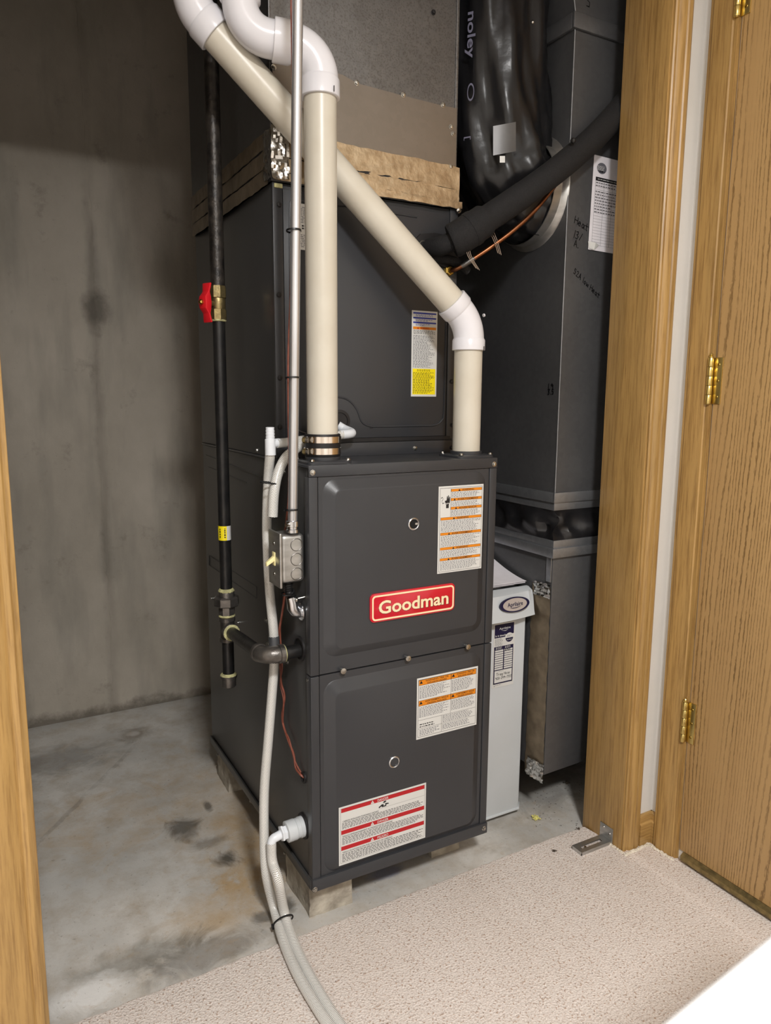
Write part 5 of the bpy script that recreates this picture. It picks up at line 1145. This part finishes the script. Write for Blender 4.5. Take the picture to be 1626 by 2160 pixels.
# ================================================================== FLEX DUCT
fd = thing('flexible_duct', 'black plastic jacketed flexible duct hanging from above and bending into the return duct', 'duct', (0.55, 0.21, 1.45))
path = spline([(XD-0.006, 0.200, 1.575), (XD-0.03, 0.200, 1.576), (XD-0.07, 0.202, 1.60), (0.576, 0.206, 1.68), (0.558, 0.21, 1.80), (0.552, 0.212, 2.0), (0.552, 0.214, 2.2), (0.55, 0.215, 2.43)], 14)
def rf(i, n):
    t = i/n
    def f_(a):
        base = 0.116-0.012*math.sin(min(1, t*2.2)*math.pi)*0.6
        k = min(1, 7*t)
        return base+k*(0.0065*math.sin(5*a+9*t)*min(1, 3*t)+0.0042*math.sin(9*a-14*t+1)+0.0028*math.sin(17*a+22*t)+0.002*math.sin(29*a-35*t)+0.0022*math.sin(60*t+2*a)*(1 if t < 0.35 else 0.25)+random.uniform(-.0008, .0008))
    return f_
MB().tube(path, [rf(i, len(path)-1) for i in range(len(path))], 64, caps=False).build('jacket', M['plastic'], fd, angle=80)
# printing on the jacket, silver patch and paper tag
def on_jacket(u, v, lift=0.0):
    d = CR*((u-813)/F_PX)-CU*((v-1080)/F_PX)+CF; c = Vector((0.552, 0.212)); o2 = Vector((CAM.x, CAM.y)); d2 = Vector((d.x, d.y)); R_ = 0.121+lift
    A_ = d2.dot(d2); B_ = 2*d2.dot(o2-c); C_ = (o2-c).dot(o2-c)-R_*R_; ds = B_*B_-4*A_*C_
    t_ = (-B_-math.sqrt(max(ds, 0)))/(2*A_); return CAM+d*t_
def jacket_grid(u0, u1, v0, v1, mat, name, sk=0.0, n=6, lift=0.003, parent=None, label=None):
    vs = []; fs = []
    for j in range(n+1):
        for i in range(n+1):
            p = on_jacket(u0+(u1-u0)*i/n, v0+(v1-v0)*j/n+sk*(i/n), lift); vs.append(p)
    for j in range(n):
        for i in range(n): fs.append((j*(n+1)+i, (j+1)*(n+1)+i, (j+1)*(n+1)+i+1, j*(n+1)+i+1))
    return MB().add(vs, fs).build(name, M[mat], parent or fd, fix=False, label=label)
jacket_grid(1040, 1088, 266, 328, 'silvertape', 'silver_tape_patch', sk=-9, label='square silver tape patch')
jacket_grid(1054, 1065, 329, 343, 'label', 'paper_tag', label='small white tag')
ang0 = math.atan2(on_jacket(996, 100).y-0.212, on_jacket(996, 100).x-0.552)
def wrap(vs, fs, ztop, size, mb, a0):
    o2 = []
    for x, y in vs:
        a = a0+(y*size*0.6)/0.124; o2.append((0.552+0.1245*math.cos(a), 0.212+0.1245*math.sin(a), ztop-x*size))
    mb.add(o2, fs)
mb = MB(); vs, fs = text_mesh('noley', 1.0, 0.02); wrap(vs, fs, on_jacket(996, 0).z-0.022, 0.042, mb, ang0-0.08)
mb.build('jacket_lettering', M['lilac'], fd, smooth=False, fix=False)
mb = MB(); vs, fs = text_mesh('[', 1.0, 0.0); wrap(vs, fs, on_jacket(996, 285).z, 0.030, mb, ang0-0.08)
mb.build('jacket_bracket_print', M['lilac'], fd, smooth=False, fix=False); mb = MB()
cz0 = on_jacket(996, 195).z
for k in range(24):
    a, b2 = 2*math.pi*k/24, 2*math.pi*(k+1)/24; o2 = []
    for aa, rr_ in ((a, 0.018), (b2, 0.018), (b2, 0.014), (a, 0.014)):
        an = ang0+0.0+rr_*0.45*math.sin(aa)/0.124; o2.append((0.552+0.1245*math.cos(an), 0.212+0.1245*math.sin(an), cz0+rr_*math.cos(aa)))
    mb.add(o2, [(0, 1, 2, 3)])
mb.build('jacket_ring_print', M['lilac'], fd, smooth=False, fix=False)
p = on_jacket(1123, 47, 0.002); MB().sphere(p, 0.004, 10).build('screw', M['steel'], fd)

# ================================================================== REFRIGERANT LINES
sl = thing('suction_line', 'thick black foam insulated refrigerant line slanting up in front of the return duct', 'pipe', tuple(at(1, 0.10, 960, 500)))
pth = [at(1, CY-0.004, 905, 524), at(1, 0.130, 930, 519), at(1, 0.108, 965, 503), at(1, 0.094, 1000, 480), at(1, 0.072, 1060, 440), at(1, 0.052, 1110, 406), at(1, 0.038, 1170, 362), at(1, 0.0385, 1230, 312), at(1, 0.0385, 1275, 268), at(1, 0.0385, 1330, 205), at(1, 0.0385, 1400, 120)]
sp_ = spline(pth, 8)
n_ = len(sp_)
MB().tube(sp_[:22], 0.0205, 20).build('inner_sleeve', M['foam'], sl)
MB().tube(sp_[13:26], [0.034]+[0.0365]*11+[0.035], 24).build('wrap_sleeve', M['foam'], sl)
MB().tube(sp_[22:40], [0.0375]*3+[0.035]*3+[0.0285]*12, 24).build('wrap_sleeve', M['foam'], sl)
MB().tube(sp_[36:], 0.0278, 24).build('foam_sleeve', M['foam'], sl)
p = at(1, 0.010, 1212, 295); MB().sphere(p+Vector((0, 0.005, 0)), 0.006, 8).build('tie_head', M['tie'], sl)
cl = thing('liquid_line', 'bare copper refrigerant tube rising from a brass nut on the coil cabinet', 'pipe', tuple(at(1, CY, 948, 570)))
nut = at(1, CY-0.010, 949, 571)
MB().lathe(nut+Vector((0, 0.012, 0)), (0, -1, 0), [(0.0105, 0), (0.0118, 0.002), (0.0118, 0.012), (0.0095, 0.0135), (0.007, 0.014), (0.0065, 0.018)], 6).build('flare_nut', M['brass'], cl, angle=15)
cpth = [nut+Vector((0, -0.006, 0)), at(1, CY-0.030, 966, 566), at(1, 0.118, 1000, 545), at(1, 0.098, 1040, 518), at(1, 0.082, 1080, 488), at(1, 0.070, 1120, 452), at(1, 0.066, 1155, 412), at(1, 0.068, 1180, 376), at(1, 0.069, 1188, 362)]
cs = spline(cpth, 8)
MB().tube(cs, 0.0052, 14).build('tube', M['copper'], cl)
MB().tube(cs[10:17], [0.0054, 0.0062, 0.0066, 0.0064, 0.0066, 0.0062, 0.0054], 14).build('brazed_joint', M['iron'], cl)
# thin capillary / sensor wires looped round it
M['sensor'] = mk('tan_sensor_wire', (150, 130, 112), rough=0.5)
for k, (a_, b_, c_) in enumerate((((983, 512), (986, 538), (1004, 566)), ((1034, 492), (1043, 512), (1050, 534)))):
    for j in range(3):
        q = [at(1, 0.098-0.008*i_, u+j*3.5, v+j*2*(i_-1)) for i_, (u, v) in enumerate((a_, b_, c_))]
        MB().tube(spline(q, 8), 0.0007, 6).build('sensor_wire', M['sensor'], cl)

# ================================================================== SERVICE SHEET ON THE DUCT
P0 = at(1, YD-0.002, 1253, 326); P1 = at(1, YD-0.002, 1240, 526)
th = math.atan2(-(P0.x-P1.x), (P0.z-P1.z)); Vd = Vector((P1.x-P0.x, 0, P1.z-P0.z)); hgt = Vd.length; Vd.normalize(); Ud = Vector((-Vd.z, 0, Vd.x))
pr = Print((P0.x, YD-0.002, P0.z), Ud, Vd, 0.152, hgt)
ss = plate('service_sheet', pr, M['paper'], None, 0.0006); tag(ss, 'white service record sheet with ruled rows taped to the return duct', 'paper')
pr.poly([(0.17+0.10*math.cos(2*math.pi*k/24), 0.125+0.058*math.sin(2*math.pi*k/24)) for k in range(24)], 'grayink', 0.001); pr.lines(0.08, 0.10, 0.26, 0.15, 3, 'label', l=0.0014, word=(0.003, 0.008)); pr.lines(0.12, 0.150, 0.30, 0.172, 1, 'ink', fill=0.8, l=0.0015, word=(0.003, 0.006))
pr.lines(0.5, 0.07, 0.9, 0.20, 5, 'ink', fill=0.5, rag=0.4, word=(0.004, 0.012)); pr.rect(0.06, 0.222, 0.95, 0.262, 'ink', 0.0008); pr.lines(0.10, 0.234, 0.9, 0.25, 1, 'label', l=0.0011, rag=0.1, word=(0.006, 0.012))
for k in range(22):
    y0 = 0.29+0.031*k; pr.rect(0.06, y0, 0.95, y0+0.0022, 'grayink', 0.0008)
    if k < 11 and k not in (2,): pr.lines(0.07, y0-0.02, 0.92, y0, 1, 'ink', fill=0.42, rag=0.3, word=(0.003, 0.009))
for xx in (0.06, 0.24, 0.42, 0.945): pr.rect(xx, 0.262, xx+0.004, 0.945, 'grayink', 0.0008)
pr.emit(ss)
mb = MB().add([pr.P(-0.02, 0.915, 0.002), pr.P(0.10, 0.925, 0.008), pr.P(0.20, 0.94, 0.004), pr.P(0.10, 1.0, 0.004), pr.P(0.0, 0.985, 0.002)], [(0, 4, 3, 1), (1, 3, 2)]); mb.build('folded_corner', M['label'], ss, fix=False, smooth=False)
pr2 = Print(pr.P(-0.035, 0.30, 0.0), Ud, Vd, 0.010, 0.030); 

# ================================================================== SMALL THINGS
bk = thing('floor_bracket', 'slotted zinc bifold door bracket screwed to the foot of the oak jamb', 'bracket', (0.70, -0.07, 0.008))
by0, by1 = -0.094, -0.052
MB().box(XR-0.002, XR-0.0002, by0, by1, 0.009, 0.050).build('upright_tab', M['boxzinc'], bk, bevel=0.0006)
mb = MB(); zb_ = 0.0085
bx0 = XR-0.098
for (x0, x1, y0, y1) in ((bx0, XR-0.001, by0+0.004, by0+0.016), (bx0, XR-0.001, by1-0.016, by1-0.004), (bx0, bx0+0.014, by0+0.016, by1-0.016), (XR-0.016, XR-0.001, by0+0.016, by1-0.016)):
    mb.box(x0, x1, y0, y1, zb_+0.006, zb_+0.008)
mb.box(bx0, XR-0.001, by0+0.004, by0+0.0056, zb_, zb_+0.006).box(bx0, XR-0.001, by1-0.0056, by1-0.004, zb_, zb_+0.006).box(bx0, bx0+0.0016, by0+0.004, by1-0.004, zb_, zb_+0.006)
mb.build('slotted_foot', M['boxzinc'], bk)
for yy, zz in ((by0+0.010, 0.033), (by1-0.012, 0.041)): MB().lathe((XR-0.002, yy, zz), (-1, 0, 0), [(0.0036, 0), (0.003, 0.0012), (0.0006, 0.0016)], 10).build('screw', M['steel'], bk)
MB().cyl((XR-0.07, (by0+by1)/2, zb_+0.001), (XR-0.07, (by0+by1)/2, zb_+0.006), 0.003, 10).build('slot_screw', M['steel'], bk)
def tuft(p, r, n, mat, name, label, cat, flat=0.5):
    mb = MB(); p = Vector(p)
    for i in range(n):
        a = random.uniform(0, 6.28); d = random.uniform(0, r); c = p+Vector((math.cos(a)*d, math.sin(a)*d, random.uniform(0.001, r*flat)))
        q = c+Vector((random.uniform(-1, 1), random.uniform(-1, 1), random.uniform(-.2, .6)))*r*0.5; q.z = max(q.z, p.z+0.0006)
        mb.tube([c, (c+q)/2+Vector((0, 0, r*0.15)), q], [r*0.10, r*0.13, r*0.05], 5)
    mb.sphere(p+Vector((0, 0, r*0.25)), r*0.55, 8, (1, 1, 0.6))
    return tag(mb.build(name, M[mat]), label, cat)
tuft(at(2, 0.0, 1130, 1728), 0.012, 26, 'fluff', 'insulation_tuft', 'yellow tuft of insulation on the concrete beside the air cleaner', 'debris')
tuft(at(2, 0.0085, 1168, 1796), 0.006, 14, 'debris', 'dirt_clump', 'small brown clump of dirt on the carpet near the bracket', 'debris')
tuft(at(2, 0.0085, 1220, 1749), 0.006, 16, 'debris', 'carpet_scrap', 'dark loose fibres at the carpet edge beside the oak jamb', 'debris')
tuft(at(2, 0.0, 1196, 1653), 0.010, 14, 'debris', 'dirt_clump', 'dark crumb of dirt on the concrete under the return boot', 'debris')
mb = MB()
for i in range(60):
    p = at(2, 0.0006, random.uniform(1120, 1225), random.uniform(1650, 1745)); a = random.uniform(0, 6.28); l_ = random.uniform(0.001, 0.006)
    mb.tube([p, p+Vector((math.cos(a)*l_, math.sin(a)*l_, 0))], 0.0006, 4)
o = tag(mb.build('floor_grit', M['debris']), 'fine dark grit scattered on the concrete below the return boot', 'debris'); o['kind'] = 'stuff'

# white appliance whose top edge pokes into the lower corner
wm = thing('appliance', 'plain white enamel appliance with a smooth top standing on the carpet', 'appliance', (-0.06, -1.45, 0.008))
ZW = 0.875
pa, pb = at(2, ZW, 1400, 2160), at(2, ZW, 1626, 1975); ang = math.atan2(pb.y-pa.y, pb.x-pa.x)
U_ = Vector((math.cos(ang), math.sin(ang), 0)); V_ = Vector((math.sin(ang), -math.cos(ang), 0)); o_ = pa-U_*0.05-V_*0.0035
def obox(u0, u1, v0, v1, z0, z1_):
    c = [o_+U_*u+V_*v for v in (v0, v1) for u in (u0, u1)]; vs = [(p.x, p.y, z) for z in (z0, z1_) for p in c]
    return MB().add(vs, [(0, 2, 3, 1), (4, 5, 7, 6), (0, 1, 5, 4), (2, 6, 7, 3), (0, 4, 6, 2), (1, 3, 7, 5)])
obox(0, 0.66, 0, 0.62, ZW-0.03, ZW).build('top_panel', M['enamel'], wm, bevel=0.008, segs=3)
obox(0.004, 0.656, 0.004, 0.616, 0.035, ZW-0.032).build('body', M['enamel'], wm, bevel=0.006)
for u in (0.05, 0.61):
    for v in (0.05, 0.57):
        c = o_+U_*u+V_*v; MB().cyl((c.x, c.y, 0.0085), (c.x, c.y, 0.036), 0.02, 14).build('foot', M['rubber'], wm)
